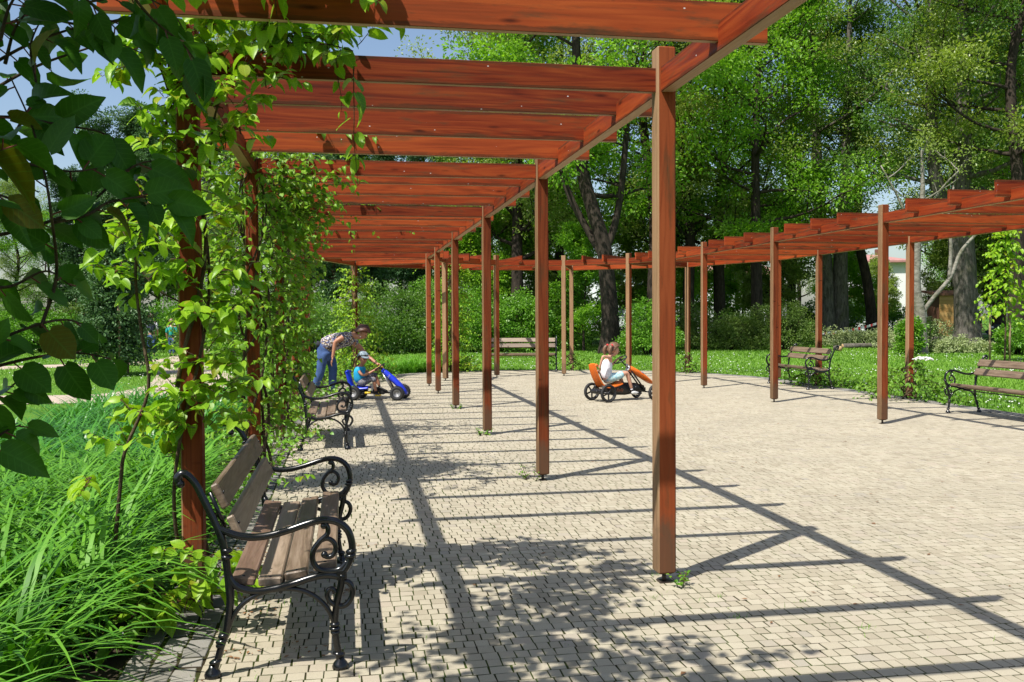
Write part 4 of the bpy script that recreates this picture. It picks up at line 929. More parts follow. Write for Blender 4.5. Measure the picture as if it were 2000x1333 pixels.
SUNV = np.array(SUN_TO)
class Vine:
    def __init__(s, label, base, mat, leaf=.1, seed=1, group=None, cat='climbing vine', name='climbing_vine'):
        s.root = empty(name, (base[0], base[1], 0), 0, label, cat, group); s.o = np.array([base[0], base[1], 0.0]); s.mat = mat; s.leaf = leaf
        s.rg = np.random.default_rng(seed); s.P = []; s.D = []; s.Nn = []; s.S = []; s.st = MB(); s.pt = MB()
    def stem(s, pts, r0, r1=None, n=6, k=5):
        P = catmull([Vector(p) - Vector(s.o) for p in pts], k); s.st.tube(P, lerp_list([r0, r1 or r0 * .6], len(P)), n)
    def put(s, p, d, nrm, size, stalk=True):
        s.P.append(p); s.D.append(d); s.Nn.append(nrm); s.S.append(size)
    def shoot(s, p, d, L, n, size=None, droop=.5, spread=1.0, tw=True, nb=(.45, -.1, .8), tipdown=.6):
        """a twig with alternate leaves"""
        rg = s.rg; size = size or s.leaf; p = np.array(p, float); d = np.array(d, float); d /= np.linalg.norm(d); pts = [p.copy()]; dirs = [d.copy()]
        st = L / n
        for i in range(n):
            d = d + np.array([0, 0, -1]) * droop * st * 2.2 + rg.normal(0, .10, 3); d /= np.linalg.norm(d); p = p + d * st; pts.append(p.copy()); dirs.append(d.copy())
        if tw: s.st.tube([Vector(q - s.o) for q in pts], lerp_list([.0032, .0012], len(pts)), 4, cap=False)
        up = np.array([0, 0, 1.0])
        for i in range(1, n + 1):
            sd = np.cross(dirs[i], up); sd /= max(np.linalg.norm(sd), 1e-3); sgn = 1 if i % 2 else -1
            for q in range(2 if (i == n or rg.random() < .25) else 1):
                ld = dirs[i] * rg.uniform(.25, .7) + sd * sgn * rg.uniform(.5, 1.0) * spread - up * rg.uniform(.1, 1.0) * tipdown + rg.normal(0, .22, 3)
                nn = SUNV * nb[0] + up * nb[2] + rg.normal(0, .38, 3) + sd * sgn * .25
                pl = size * rg.uniform(.3, .5); q0 = pts[i]; q1 = q0 + (ld / np.linalg.norm(ld) * .5 + up * .35) * pl
                s.pt.tube([Vector(q0 - s.o), Vector(q1 - s.o)], .0013, 3, cap=False)
                s.put(q1, ld, nn, size * rg.uniform(.62, 1.12) * (1 - .35 * (i / n) ** 3)); sgn = -sgn
    def cluster(s, c, r, shoots, L=.3, n=5, size=None, out=(0, 0, .25), droop=.5, flat=.8):
        c = np.array(c, float)
        for _ in range(shoots):
            v = s.rg.normal(0, 1, 3); v /= np.linalg.norm(v); p = c + v * r * s.rg.uniform(.1, .7) * np.array([1, 1, flat])
            s.shoot(p, v * np.array([1, 1, .5]) + np.array(out), L * s.rg.uniform(.6, 1.2), n, size, droop)
    def done(s, n_single=300, min_px=9.0):
        P = np.array(s.P); Rm = frames(np.array(s.D), np.array(s.Nn)); S = np.array(s.S)
        x, y, d = project(P); vis = (x > -10) & (x < 2010) & (y > -10) & (y < 1343) & (d > .4)
        px = np.where(vis, S * F / np.maximum(d, .4), 0); order = [i for i in np.argsort(-px)[:n_single] if px[i] > min_px]
        lm = leaf_meshes(s.mat); keep = np.ones(len(P), bool); keep[order] = False
        for i in order:
            o = link('leaf', lm[int(s.rg.integers(0, 4))], s.root); A = Matrix(Rm[i].tolist()).to_4x4()
            o.matrix_local = Matrix.Translation(Vector(P[i] - s.o)) @ A @ Matrix.Diagonal((S[i], S[i], S[i], 1))
        if keep.any(): link('foliage', leaves_mesh('foliage', P[keep] - s.o, Rm[keep], S[keep], s.mat, 3), s.root, kind='stuff')
        if s.st.n: s.st.build('stem', M['stem'], s.root)
        if s.pt.n: s.pt.build('leaf_stalks', M['petiole'], s.root, kind='stuff')
        return s.root

def spiral(e, a, z0, z1, turns, r=.085, ph=0.0, n=14):
    c = W(e, a); return [c + Vector((r * math.cos(ph + turns * 2 * math.pi * t), r * math.sin(ph + turns * 2 * math.pi * t), z0 + (z1 - z0) * t)) for t in np.linspace(0, 1, n)]

# ---- vine on the first outer post (the bright one)
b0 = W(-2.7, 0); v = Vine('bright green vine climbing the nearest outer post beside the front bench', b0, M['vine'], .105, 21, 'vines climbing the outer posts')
v.stem(spiral(-2.7, 0, 0, 3.1, 1.6, .085), .014, .009); v.stem(spiral(-2.7, 0, .0, 3.0, 1.2, .10, 2.0), .011, .007)
v.stem([b0 + Vector((-.45, -.05, 0)), at(235, 950, 5.05), at(245, 880, 5.0), at(290, 760, 5.0), at(275, 640, 5.0), at(265, 520, 5.05), at(290, 400, 5.05), at(320, 260, 5.05), at(345, 160, 5.1)], .011, .006)
v.stem([at(330, 860, 5.15), at(395, 640, 5.1), at(300, 560, 5.05), at(240, 470, 5.1)], .007, .003)
v.stem([at(410, 330, 5.0), at(415, 250, 5.0), at(440, 180, 4.9), at(520, 95, 4.9), at(620, 85, 4.95), at(690, 100, 5.0)], .007, .003)
v.stem([at(330, 180, 5.1), at(300, 90, 5.0), at(270, 10, 4.9), at(230, -60, 4.8)], .008, .004)
C0 = [(300, 430, 5.0, .16, 7), (255, 480, 4.95, .14, 6), (225, 530, 5.0, .10, 4), (350, 500, 4.95, .17, 7), (270, 560, 5.0, .12, 5), (395, 440, 4.95, .15, 6), (420, 530, 4.95, .15, 6), (395, 600, 4.9, .14, 6), (430, 620, 4.95, .15, 6), (400, 700, 4.9, .15, 6), (360, 770, 4.95, .14, 6), (430, 770, 4.9, .16, 6), (400, 830, 4.9, .14, 5), (310, 820, 5.0, .13, 5), (265, 800, 5.0, .13, 5), (250, 870, 5.05, .12, 4), (320, 890, 5.05, .11, 3), (180, 930, 5.0, .10, 3),
      (345, 110, 5.0, .18, 8), (290, 60, 4.95, .16, 7), (250, 120, 5.0, .12, 5), (390, 60, 4.95, .18, 8), (430, 130, 4.95, .18, 7), (460, 210, 4.95, .14, 6), (390, 200, 5.0, .17, 7), (330, 190, 5.05, .14, 6), (285, 230, 5.05, .12, 5), (300, 300, 5.05, .10, 4), (350, 290, 5.0, .10, 4), (470, 270, 5.0, .10, 3), (440, 30, 4.9, .14, 6), (500, 40, 4.85, .12, 5), (560, 25, 4.8, .10, 4), (520, 175, 4.95, .07, 3), (380, 360, 5.0, .12, 4), (440, 300, 4.95, .12, 4)]
for x, y, Y, r, k in C0: v.cluster(at(x, y, Y), r * .9, max(2, int(k * 1.25)), L=.18, n=5, size=.09)
for x, y in ((520, 90), (570, 75), (620, 75), (660, 85), (690, 100), (600, 25), (560, 60), (640, 100)): v.cluster(at(x, y, 4.95), .05, 3, L=.18, n=4, out=(0.2, 0, .2))
v.shoot(at(690, 130, 4.95), (.05, 0, -1), .62, 9, .10, .1); v.shoot(at(655, 105, 4.95), (.2, 0, -1), .3, 4, .085, .3); v.shoot(at(500, 150, 4.9), (.9, 0, .0), .25, 4, .08, .4)
for x, y in ((395, 1095), (340, 1120), (300, 1150), (370, 1160), (430, 1130), (360, 1205), (420, 1090), (285, 1170), (330, 1180)): v.cluster(at(x, y, 4.75), .06, 3, L=.18, n=4, size=.10)
# roof part that throws the leaf shade on the paving, over and behind the first bay
for e, a, k in ((-2.3, -.2, 5), (-2.3, -1.0, 6), (-2.2, -1.4, 8), (-2.5, -1.9, 8), (-2.6, -1.9, 8), (-2.4, -2.4, 9), (-2.8, -2.8, 8), (-2.8, -2.3, 10), (-2.1, -2.5, 9), (-1.75, -2.5, 6), (-2.5, -2.7, 9), (-3.0, -2.0, 8), (-2.0, -2.9, 8), (-1.9, -2.9, 9), (-1.8, -3.2, 8), (-2.1, -.3, 4), (-1.9, -.8, 5), (-2.2, -.3, 8), (-2.3, -.9, 8), (-2.45, -1.5, 9), (-2.3, -1.9, 8), (-1.9, -.6, 6), (-2.1, -1.2, 8), (-2.2, -2.0, 7), (-2.6, -1.3, 7)):
    v.cluster(W(e, a, 3.16), .24, k, L=.3 if a > -1.6 else .4, n=6, out=(.25, .1, .3), flat=.35)
v.done()

# ---- dark vine on the pergola corner beside the camera
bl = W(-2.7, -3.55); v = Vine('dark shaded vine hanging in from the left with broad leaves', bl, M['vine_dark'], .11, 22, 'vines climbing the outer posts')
v.stem(spiral(-2.7, -3.55, 0, 3.1, 1.5, .085), .016, .01)
def bough(pts, n_leaf, size, r=.0038):
    """pts: (px, py, distance) along the bough; leaves hang along it"""
    P = catmull([at(*p) for p in pts], 6); v.st.tube([q - Vector(v.o) for q in P], lerp_list([r, .0014], len(P)), 6)
    for i in range(n_leaf):
        t = (i + .6) / n_leaf * (len(P) - 1); k = min(int(t), len(P) - 2); q = P[k].lerp(P[k + 1], t - k); d = (P[k + 1] - P[k]).normalized(); sg = 1 if i % 2 else -1
        rg = v.rg; u = np.array(d); nrm = np.array([.15, -.62, .6]) + rg.normal(0, .5, 3); side = np.cross(u, nrm); side /= np.linalg.norm(side)
        ld = u * rg.uniform(.3, .9) + side * sg * rg.uniform(.4, 1.0) + np.array([0, 0, -.35]) + rg.normal(0, .15, 3); sz = size * rg.uniform(.6, 1.2); pl = sz * .32
        q1 = np.array(q) + ld / np.linalg.norm(ld) * pl; v.pt.tube([q - Vector(v.o), Vector(q1 - v.o)], .0015, 4, cap=False); v.put(q1, ld, nrm, sz)
B0 = [[(-60, 470, 1.75), (60, 445, 1.78), (170, 400, 1.82), (245, 335, 1.86), (300, 315, 1.88), (370, 330, 1.92)],
      [(80, 640, 1.6), (110, 540, 1.66), (100, 420, 1.7), (85, 330, 1.72), (60, 240, 1.75), (20, 150, 1.76)],
      [(105, 435, 1.72), (170, 420, 1.76), (215, 395, 1.8), (290, 385, 1.84), (330, 400, 1.86)],
      [(-60, 730, 1.55), (60, 700, 1.6), (150, 690, 1.64), (215, 700, 1.7)],
      [(-50, 690, 1.5), (30, 650, 1.56), (120, 625, 1.6), (180, 640, 1.66)],
      [(-40, 140, 1.9), (50, 90, 1.95), (130, 60, 2.0), (210, 40, 2.1), (270, 60, 2.2)],
      [(30, 260, 1.8), (70, 180, 1.85), (60, 90, 1.9), (90, 20, 1.95)],
      [(-60, 230, 1.7), (30, 230, 1.76), (120, 245, 1.8), (200, 260, 1.84), (260, 300, 1.9)],
      [(-60, 330, 1.65), (40, 320, 1.7), (130, 335, 1.75), (190, 330, 1.8)],
      [(-50, 560, 1.6), (20, 560, 1.62), (90, 530, 1.66), (140, 560, 1.7)],
      [(-60, 900, 1.5), (0, 850, 1.55), (40, 830, 1.6)],
      [(-60, 780, 1.52), (0, 770, 1.56), (40, 740, 1.6)],
      [(-60, 20, 1.8), (60, -10, 1.85), (160, 5, 1.9), (260, -10, 2.0), (330, 20, 2.1), (360, 60, 2.15)],
      [(0, 80, 1.7), (20, 10, 1.72), (60, -40, 1.75)], [(-70, 400, 1.5), (-10, 380, 1.55), (40, 400, 1.6)],
      [(240, -30, 1.9), (300, 40, 1.95), (360, 90, 2.0), (400, 150, 2.05)], [(120, -40, 1.7), (180, 10, 1.74), (230, 60, 1.78)]]
for p in B0: bough([(x, y, Y + (.25 if y > 500 else .1)) for x, y, Y in p], 3 + int((1.45 if p[0][1] < 480 else 1.0) * len(p)), .074)
for p in B0[5:6] + B0[12:14]: bough([(x + 10, y + 45, Y + .25) for x, y, Y in p], 5, .09, .004)
# thick cover over the corner, outside the picture: it keeps the hanging boughs in shade
for e, a, z, k in ((-2.9, -4.0, 2.4, 16), (-2.7, -4.3, 2.9, 18), (-2.6, -3.9, 3.2, 18), (-3.1, -3.8, 2.0, 14), (-2.9, -4.4, 2.0, 14), (-3.0, -4.2, 1.5, 12), (-2.3, -4.2, 3.2, 16), (-2.6, -4.7, 2.6, 14), (-2.2, -3.7, 3.22, 16), (-2.5, -3.4, 3.2, 16), (-1.9, -4.0, 3.2, 12), (-3.0, -3.5, 2.7, 14), (-3.1, -3.3, 3.1, 14), (-2.8, -4.9, 3.1, 12), (-2.75, -4.1, 2.65, 16), (-2.0, -3.3, 3.2, 12), (-2.8, -3.9, 1.8, 12)):
    v.cluster(W(e, a, z), .28, k, L=.4, n=6, out=(0, 0, .2), flat=.7)
v.done()

# ---- the row of vine covered posts further along, each its own plant
def post_vine(e, a, label, seed, spec, leaf, mat, mul=1.8, zmax=3.1, foot=True):
    b = W(e, a); v = Vine(label, b, mat, leaf, seed, 'vines climbing the outer posts')
    for k in range(5): v.stem(spiral(e, a, 0, zmax, .6 + .35 * k, .085 + .014 * k, k * 1.4), .016, .007, 5)
    for z, r, k in spec:
        for _ in range(int(k * mul)):
            q = v.rg.uniform(0, 6.28); p = np.array(b) + np.array([math.cos(q) * r * .35, math.sin(q) * r * .35, z + v.rg.uniform(-.18, .18)])
            v.shoot(p, (math.cos(q), math.sin(q), v.rg.uniform(-.1, .6)), r * v.rg.uniform(.6, 1.25), 5, leaf, .7)
    if foot:
        for _ in range(14):
            q = v.rg.uniform(0, 6.28); r = v.rg.uniform(.1, .55); v.shoot(np.array(b) + np.array([math.cos(q) * r, math.sin(q) * r, v.rg.uniform(.02, .3)]), (math.cos(q), math.sin(q), .7), .3, 5, leaf, .6)
    return v
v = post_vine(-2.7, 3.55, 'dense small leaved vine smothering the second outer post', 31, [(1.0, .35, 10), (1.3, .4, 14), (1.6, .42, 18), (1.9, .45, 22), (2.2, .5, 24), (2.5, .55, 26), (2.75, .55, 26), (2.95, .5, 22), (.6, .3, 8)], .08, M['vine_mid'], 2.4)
for x, y in ((560, 330), (600, 370), (620, 410), (590, 430), (630, 350), (560, 400), (540, 350), (610, 450)): v.cluster(at(x, y, 8.7), .12, 6, L=.3, n=5, size=.075)
for e, a, k in ((-2.5, 3.2, 8), (-2.2, 3.0, 7), (-2.4, 3.7, 8), (-2.8, 3.2, 8), (-2.7, 4.2, 8), (-2.3, 4.6, 7), (-2.6, 5.0, 7), (-2.0, 2.7, 6), (-2.6, 2.5, 6), (-2.1, 3.8, 6), (-1.7, 3.1, 4), (-2.5, 2.0, 5)): v.cluster(W(e, a, 3.14), .25, k, L=.35, n=5, out=(.1, 0, .2), flat=.4)
v.done()
v = post_vine(-2.7, 7.1, 'leafy vine on the outer post just behind the second bench', 32, [(.7, .28, 10), (1.1, .3, 14), (1.5, .34, 18), (1.9, .36, 20), (2.3, .4, 22), (2.7, .45, 20), (3.0, .45, 16)], .085, M['vine_mid'], 2.2)
for e, a, k in ((-2.4, 6.9, 8), (-2.0, 6.6, 7), (-1.6, 6.9, 5), (-2.3, 7.5, 6), (-2.5, 6.2, 6), (-1.9, 7.3, 5)): v.cluster(W(e, a, 3.14), .28, k, L=.4, n=5, out=(.2, 0, .1), flat=.4)
v.done()
v = post_vine(-2.7, 10.75, 'vine on the outer post at the back of the bending woman', 33, [(.5, .22, 8), (.9, .24, 10), (1.3, .26, 14), (1.7, .3, 14), (2.1, .32, 14), (2.5, .34, 12), (2.9, .4, 10)], .085, M['vine_mid'])
for e, a, k in ((-2.3, 10.6, 6), (-1.7, 10.4, 6), (-1.2, 10.2, 5)): v.cluster(W(e, a, 3.14), .25, k, L=.4, n=5, out=(.2, 0, 0), flat=.4)
v.done(120, 7)
v = post_vine(-2.7, 13.97, 'low spreading vine round the outer post left of the far round end', 34, [(.3, .5, 14), (.7, .4, 14), (1.1, .3, 12), (1.5, .3, 12), (2.0, .3, 10)], .08, M['shrub']); v.done(0)
q = math.pi * .8; v = post_vine(EC + ro * math.cos(q), AC + ro * math.sin(q), 'column of vine on the free standing outer post right above the woman', 35, [(.3, .9, 30), (.7, .8, 28), (1.1, .6, 24), (1.5, .5, 22), (1.9, .42, 20), (2.3, .4, 18), (2.65, .3, 12)], .085, M['vine']); v.done(60, 7)
q = math.pi * .6; v = post_vine(EC + ro * math.cos(q), AC + ro * math.sin(q), 'tall vine behind the cluster of far posts, topping the roof', 36, [(.3, .6, 22), (.7, .5, 20), (1.1, .5, 20), (1.5, .45, 18), (1.9, .4, 16), (2.3, .4, 16), (2.7, .4, 16), (3.1, .5, 20)], .085, M['vine'])
for k in range(5): v.cluster(W(EC + ro * math.cos(q + .06 * k - .1), AC + ro * math.sin(q + .06 * k - .1), 3.2), .3, 6, L=.4, n=5, out=(0, 0, .2))
v.done(60, 7)
q = math.pi * .4; v = post_vine(EC + ro * math.cos(q), AC + ro * math.sin(q), 'small leafy plant round the foot of the outer post left of the girl', 37, [(.15, .4, 12), (.4, .3, 8)], .085, M['weed'], 1, .5); v.done(0)
v = post_vine(2 * EC + 2.7, 10.6, 'climber with a white flower head at the foot of an outer post', 38, [(.15, .8, 40), (.4, .65, 30), (.6, .4, 14)], .085, M['weed'], 1, .7)
fl = MB(); fr = random.Random(4)
for k in range(70):
    q = fr.uniform(0, 6.28); r = .17 * math.sqrt(fr.random()); fl.ball(Vector((.1 + r * math.cos(q), -.35 + r * math.sin(q), .80 - r * r * 1.5 + fr.uniform(-.01, .01))), (.022, .022, .012), None, 6)
fl.build('flower_head', M['petal'], v.root); v.done(60, 7)
v = post_vine(2 * EC + 2.7, 14.0, 'low leafy plant at the post behind the sunlit bench', 39, [(.12, .7, 26), (.35, .55, 18)], .085, M['weed'], 1, .5); v.done(0)
v = post_vine(EC + ro * math.cos(math.pi * .2), AC + ro * math.sin(math.pi * .2), 'small plant at the foot of an outer post on the far lawn side', 40, [(.15, .4, 14), (.4, .3, 8)], .085, M['weed'], 1, .5); v.done(0)

# ------------------------------------------------------------------ strap-leaved beds, lawn, weeds
def blades(name, P, az, L, w, lean, mat, seg=5, seed=1, parent=None, label=None, kind='stuff', curl=1.5, tint=None):
    rg = np.random.default_rng(seed); k = len(P); u = np.stack([np.cos(az), np.sin(az), 0 * az], -1); sd = np.stack([-np.sin(az), np.cos(az), 0 * az], -1)
    V = np.zeros((k, (seg + 1) * 2, 3)); pos = P.copy(); ang = lean.copy()
    for i in range(seg + 1):
        t = i / seg; ww = w * (1 - t ** 2.2) * .5 * (0.7 + .6 * t if t < .5 else 1)
        V[:, 2 * i] = pos - sd * ww[:, None]; V[:, 2 * i + 1] = pos + sd * ww[:, None]
        pos = pos + (u * np.sin(ang)[:, None] + np.array([0, 0, 1]) * np.cos(ang)[:, None]) * (L / seg)[:, None]; ang = ang + curl / seg * (0.6 + .8 * rg.random(k))
    fs = np.array([(2 * i, 2 * i + 1, 2 * i + 3, 2 * i + 2) for i in range(seg)])
    Fq = (fs[None] + (np.arange(k) * (seg + 1) * 2)[:, None, None]).reshape(-1, 4)
    tt = rg.random(k) if tint is None else tint
    return link(name, np_mesh(name, V.reshape(-1, 3), Fq, mat, smooth=True, tint=np.repeat(tt, (seg + 1) * 2)), parent, kind=kind)
def strap_bed(name, cs, per, hgt, mat, seed, w=.017):
    rg = np.random.default_rng(seed); cs = np.array(cs, float); k = len(cs); c = np.repeat(cs, per, 0); n = len(c)
    az = rg.uniform(0, 2 * math.pi, n); r = rg.uniform(0, .09, n); P = np.stack([c[:, 0] + r * np.cos(az), c[:, 1] + r * np.sin(az), np.full(n, -.02)], -1)
    h = np.repeat(rg.uniform(.75, 1.15, k), per)
    return blades(name, P, az + rg.normal(0, .4, n), hgt * h * rg.uniform(.6, 1.15, n), w * rg.uniform(.7, 1.3, n), rg.uniform(.03, .6, n), mat, 7, seed, curl=1.7)
rg = np.random.default_rng(8)
def scatter(poly_fn, box, n):
    out = []
    while len(out) < n:
        x, y = rg.uniform(box[0], box[1]), rg.uniform(box[2], box[3])
        if poly_fn(x, y): out.append((x, y))
    return out
def court_ea(x, y):
    vx, vy = x - OX, y - OY; return vx * DE[0] + vy * DE[1], vx * DA[0] + vy * DA[1]
def near_bed(x, y):
    e, a = court_ea(x, y); return -4.9 < e < -3.12 and -3.6 < a < 3.2
strap_bed('daylily_leaves', scatter(near_bed, (-6, 0, 1.5, 10), 250), 38, .92, M['lily'], 12, .029)
def far_bed(x, y):
    e, a = court_ea(x, y); return -5.6 < e < -3.5 and 3.0 < a < 10.5
strap_bed('iris_leaves', scatter(far_bed, (-9, -2, 6, 18), 240), 34, .82, M['lily_blue'], 13, .028)
def round_bed(x, y):
    e, a = court_ea(x, y); r = math.hypot(e - EC, a - AC); q = math.atan2(a - AC, e - EC); return 5.85 < r < 6.7 and 1.75 < q < 2.75
strap_bed('border_lily_leaves', scatter(round_bed, (-7, 3, 18, 32), 80), 40, .75, M['lily'], 14, .022)

def clear_of_court(x, y):
    e, a = court_ea(x, y)
    if a < AC: return abs(e - EC) > RW + .37
    return math.hypot(e - EC, a - AC) > RW + .37
# lawn blades, finer nearby and larger tufts further off
def lawn_points(n, box, clear=True):
    X = rg.uniform(box[0], box[1], n); Y = rg.uniform(box[2], box[3], n); e = (X - OX) * DE[0] + (Y - OY) * DE[1]; a = (X - OX) * DA[0] + (Y - OY) * DA[1]
    ok = np.where(a < AC, np.abs(e - EC), np.hypot(e - EC, a - AC)) > RW + .40
    ok &= in_view(np.stack([X, Y, 0 * X], -1), 250)
    ok &= ~((e < -2.8) & (e > -5.5) & (a < 11))
    for px, py, rr in ((-15.5, 31.6, 1.0), (-10.5, 18.6, .9), (-12.8, 35, 1.0), (-13.2, 38.5, 1.0), (-8.9, 18.85, .8), (-13, 18.4, .9), (-18, 30.5, 1.0), (-20.5, 29, 1.0), (-7.7, 20.2, .8), (-7.7, 22, .8), (-8.3, 24.4, .8), (-14.2, 33.3, 1.0), (-16.8, 31.2, 1), (-9.7, 28, .8), (-10.9, 31, .8)): ok &= np.hypot(X - px, Y - py) > rr
    return np.stack([X[ok], Y[ok], np.full(ok.sum(), -.03)], -1)
Pn = np.concatenate([lawn_points(60000, (4.5, 14, 9, 27)), lawn_points(110000, (-4, 24, 22, 48)), lawn_points(60000, (-26, -4, 16, 44))])
dist = Pn[:, 1]; n = len(Pn)
patch = .5 + .5 * np.sin(Pn[:, 0] * .9 + 1.3 * np.sin(Pn[:, 1] * .5)) * np.cos(Pn[:, 1] * .7)
blades('lawn_grass', Pn, rg.uniform(0, 6.28, n), rg.uniform(.035, .085, n) * (.8 + .5 * patch), .006 + .0006 * dist, rg.uniform(0, .6, n), M['grass'], 2, 15, curl=.7, tint=np.clip(patch * .6 + rg.random(n) * .4, 0, 1))
Pd = np.concatenate([lawn_points(2600, (4.5, 16, 10, 27)), lawn_points(2600, (-2, 22, 24, 40)), lawn_points(1500, (-24, -6, 18, 36))])
keep = (np.sin(Pd[:, 0] * .8 + 2) + np.cos(Pd[:, 1] * .6 + Pd[:, 0] * .3) + rg.normal(0, .6, len(Pd))) > -.1; Pd = Pd[keep]; n = len(Pd)
q = np.linspace(0, 2 * math.pi, 7)[:-1]; ring = np.stack([np.cos(q), np.sin(q), 0 * q], -1)
sz = rg.uniform(.010, .020, n); tl = rg.normal(0, .35, (n, 2)); V = ring[None] * sz[:, None, None]; V[..., 2] = V[..., 0] * tl[:, :1] + V[..., 1] * tl[:, 1:]
V = V + (Pd + np.array([0, 0, 1]) * rg.uniform(.055, .085, (n, 1)))[:, None]
link('daisies', np_mesh('daisies', V.reshape(-1, 3), np.arange(n * 6).reshape(n, 6), M['petal'], tint=np.zeros(n * 6)), kind='stuff')

def low_plant(name, c, r, n, leaf, mat, label, cat, group, seed, h=.12):
    v = Vine(label, c, mat, leaf, seed, group, cat, name)
    for _ in range(n):
        q = v.rg.uniform(0, 6.28); rr = r * math.sqrt(v.rg.random()); v.shoot(np.array([c[0] + rr * math.cos(q), c[1] + rr * math.sin(q), .0]), (math.cos(q) * .6, math.sin(q) * .6, 1.1), h * v.rg.uniform(.6, 1.3), 4, leaf, .8)
    return v.done(60, 8)
for i, (e, a, n, h, l) in enumerate(((.06, -.10, 5, .07, 'weed with bright leaves at the foot of the nearest post'), (-.10, 3.56, 8, .13, 'tall weed at the left of the second post foot'), (-.06, 7.05, 9, .10, 'weed tuft round the third post foot'), (0, 10.7, 9, .08, 'weed tuft at the fourth post foot'))):
    low_plant('weed', W(e, a), .07 if i else .05, n, .035, M['weed'], l, 'weed', 'weeds growing at the post feet', 50 + i, h)
# plants crowding the back of the benches on the left
for i, (e, a, r, n, h, l) in enumerate(((-3.0, 1.3, .25, 26, .38, 'leafy undergrowth between the first and second outer posts'), (-3.05, 2.6, .3, 40, .45, 'leafy undergrowth just before the second outer post'), (-2.95, 4.8, .35, 60, .45, 'leafy undergrowth behind the second outer post'), (-2.95, 6.0, .35, 60, .5, 'leafy undergrowth at the near end of the second bench'), (-3.1, 8.6, .4, 70, .6, 'leafy undergrowth past the far end of the second bench'), (-3.0, 9.8, .4, 70, .6, 'leafy undergrowth at the feet of the bending woman'), (-3.0, 12.3, .5, 90, .8, 'bushy undergrowth behind the boy on the blue kart'), (-2.7, 15.2, .6, 100, .9, 'bushy undergrowth left of the far vine column'), (-1.9, 18.2, .7, 120, .9, 'bushy undergrowth behind the bending woman'), (-3.0, .35, .18, 16, .22, 'low leafy plant at the foot of the first outer post'), (-3.15, -.6, .2, 18, .2, 'small pale leaved plant behind the first bench'))):
    low_plant('undergrowth', W(e, a), r, n, .075 if i < 6 else .085, M['weed' if i % 3 else 'shrub'], l, 'plant', 'leafy plants along the left edge of the court', 70 + i, h)
for i, (e, a, r, n, h, l) in enumerate(((8.75, 12.2, .3, 24, .16, 'ground cover along the kerb between the two right benches'), (8.7, 9.4, .3, 18, .14, 'ground cover by the kerb at the edge cut bench'), (8.8, 13.6, .3, 34, .25, 'green plant under the sunlit bench'))):
    low_plant('ground_cover', W(e, a), r, n, .08, M['weed'], l, 'plant', 'plants along the right kerb', 90 + i, h)
# little grass tufts in the joints, dead leaf bits under the nearest bench
Pm = []
for _ in range(170): Pm.append(W(rg.uniform(-2.5, -1.8), rg.uniform(-1.3, 1.2)))
for _ in range(90): Pm.append(W(rg.uniform(-2.8, 3.0), rg.uniform(-1.4, .8)))
for e, a in ((.18, -.36), (.62, -.52), (.15, -.72), (.7, -1.0), (-.15, -.3), (.0, .14), (.1, 2.0)): Pm += [W(e + rg.normal(0, .025), a + rg.normal(0, .012)) for _ in range(16)]
for _ in range(260): Pm.append(W(rg.uniform(-2.92, -2.5), rg.uniform(-1.6, 2.5)))
Pm = np.array([tuple(p) for p in Pm]); Pm[:, 2] = -.008; n = len(Pm)
blades('joint_grass', Pm, rg.uniform(0, 6.28, n), rg.uniform(.015, .055, n), np.full(n, .0035), rg.uniform(0, .7, n), M['grass'], 3, 16, curl=1.0)
M['dead'] = leafmat('dead_leaf_bits', (0.13, 0.055, 0.025), (0.24, 0.13, 0.06), 0.1, 0.8)
n = 520; k = rg.integers(0, 26, n); cc = np.array([(rg.uniform(-2.75, -1.75), rg.uniform(-1.35, 1.4)) for _ in range(26)])[k] + rg.normal(0, .055, (n, 2))
P = np.array([tuple(W(e, a, .006)) for e, a in cc]); q = rg.uniform(0, 6.28, n); s_ = rg.uniform(.004, .013, n)
V = np.stack([P + np.stack([np.cos(q + d) * s_ * m_, np.sin(q + d) * s_ * m_, rg.uniform(-.001, .006, n)], -1) for d, m_ in ((0, 1.3), (1.6, .7), (3.1, 1.2), (4.7, .6))], 1)
link('dead_leaf_litter', np_mesh('dead_leaf_litter', V.reshape(-1, 3), np.arange(4 * n).reshape(n, 4), M['dead'], tint=np.repeat(rg.random(n), 4)), kind='stuff')
pp = MB(); pr_ = random.Random(3)
pp.ball((0, 0, .02), (.05, .03, .028), None, 9, f=lambda p: 1 + .35 * pr_.uniform(-1, 1)); o = pp.build('crumpled_paper', M['decal'], None, W(-2.98, -.42)); tag(o, 'crumpled white paper lying at the edge of the flower bed', 'litter')

n = 150; ee = rg.uniform(-2.4, 8.2, n); aa = rg.uniform(-2.5, 15, n); P = np.array([tuple(W(e, a, .004)) for e, a in zip(ee, aa)]); q = rg.uniform(0, 6.28, n); s_ = rg.uniform(.008, .022, n)
V = np.stack([P + np.stack([np.cos(q + d) * s_ * m_, np.sin(q + d) * s_ * m_, rg.uniform(0, .008, n)], -1) for d, m_ in ((0, 1.3), (1.6, .6), (3.1, 1.1), (4.7, .5))], 1)
link('fallen_leaves', np_mesh('fallen_leaves', V.reshape(-1, 3), np.arange(4 * n).reshape(n, 4), M['dead'], tint=np.repeat(rg.random(n), 4)), kind='stuff')
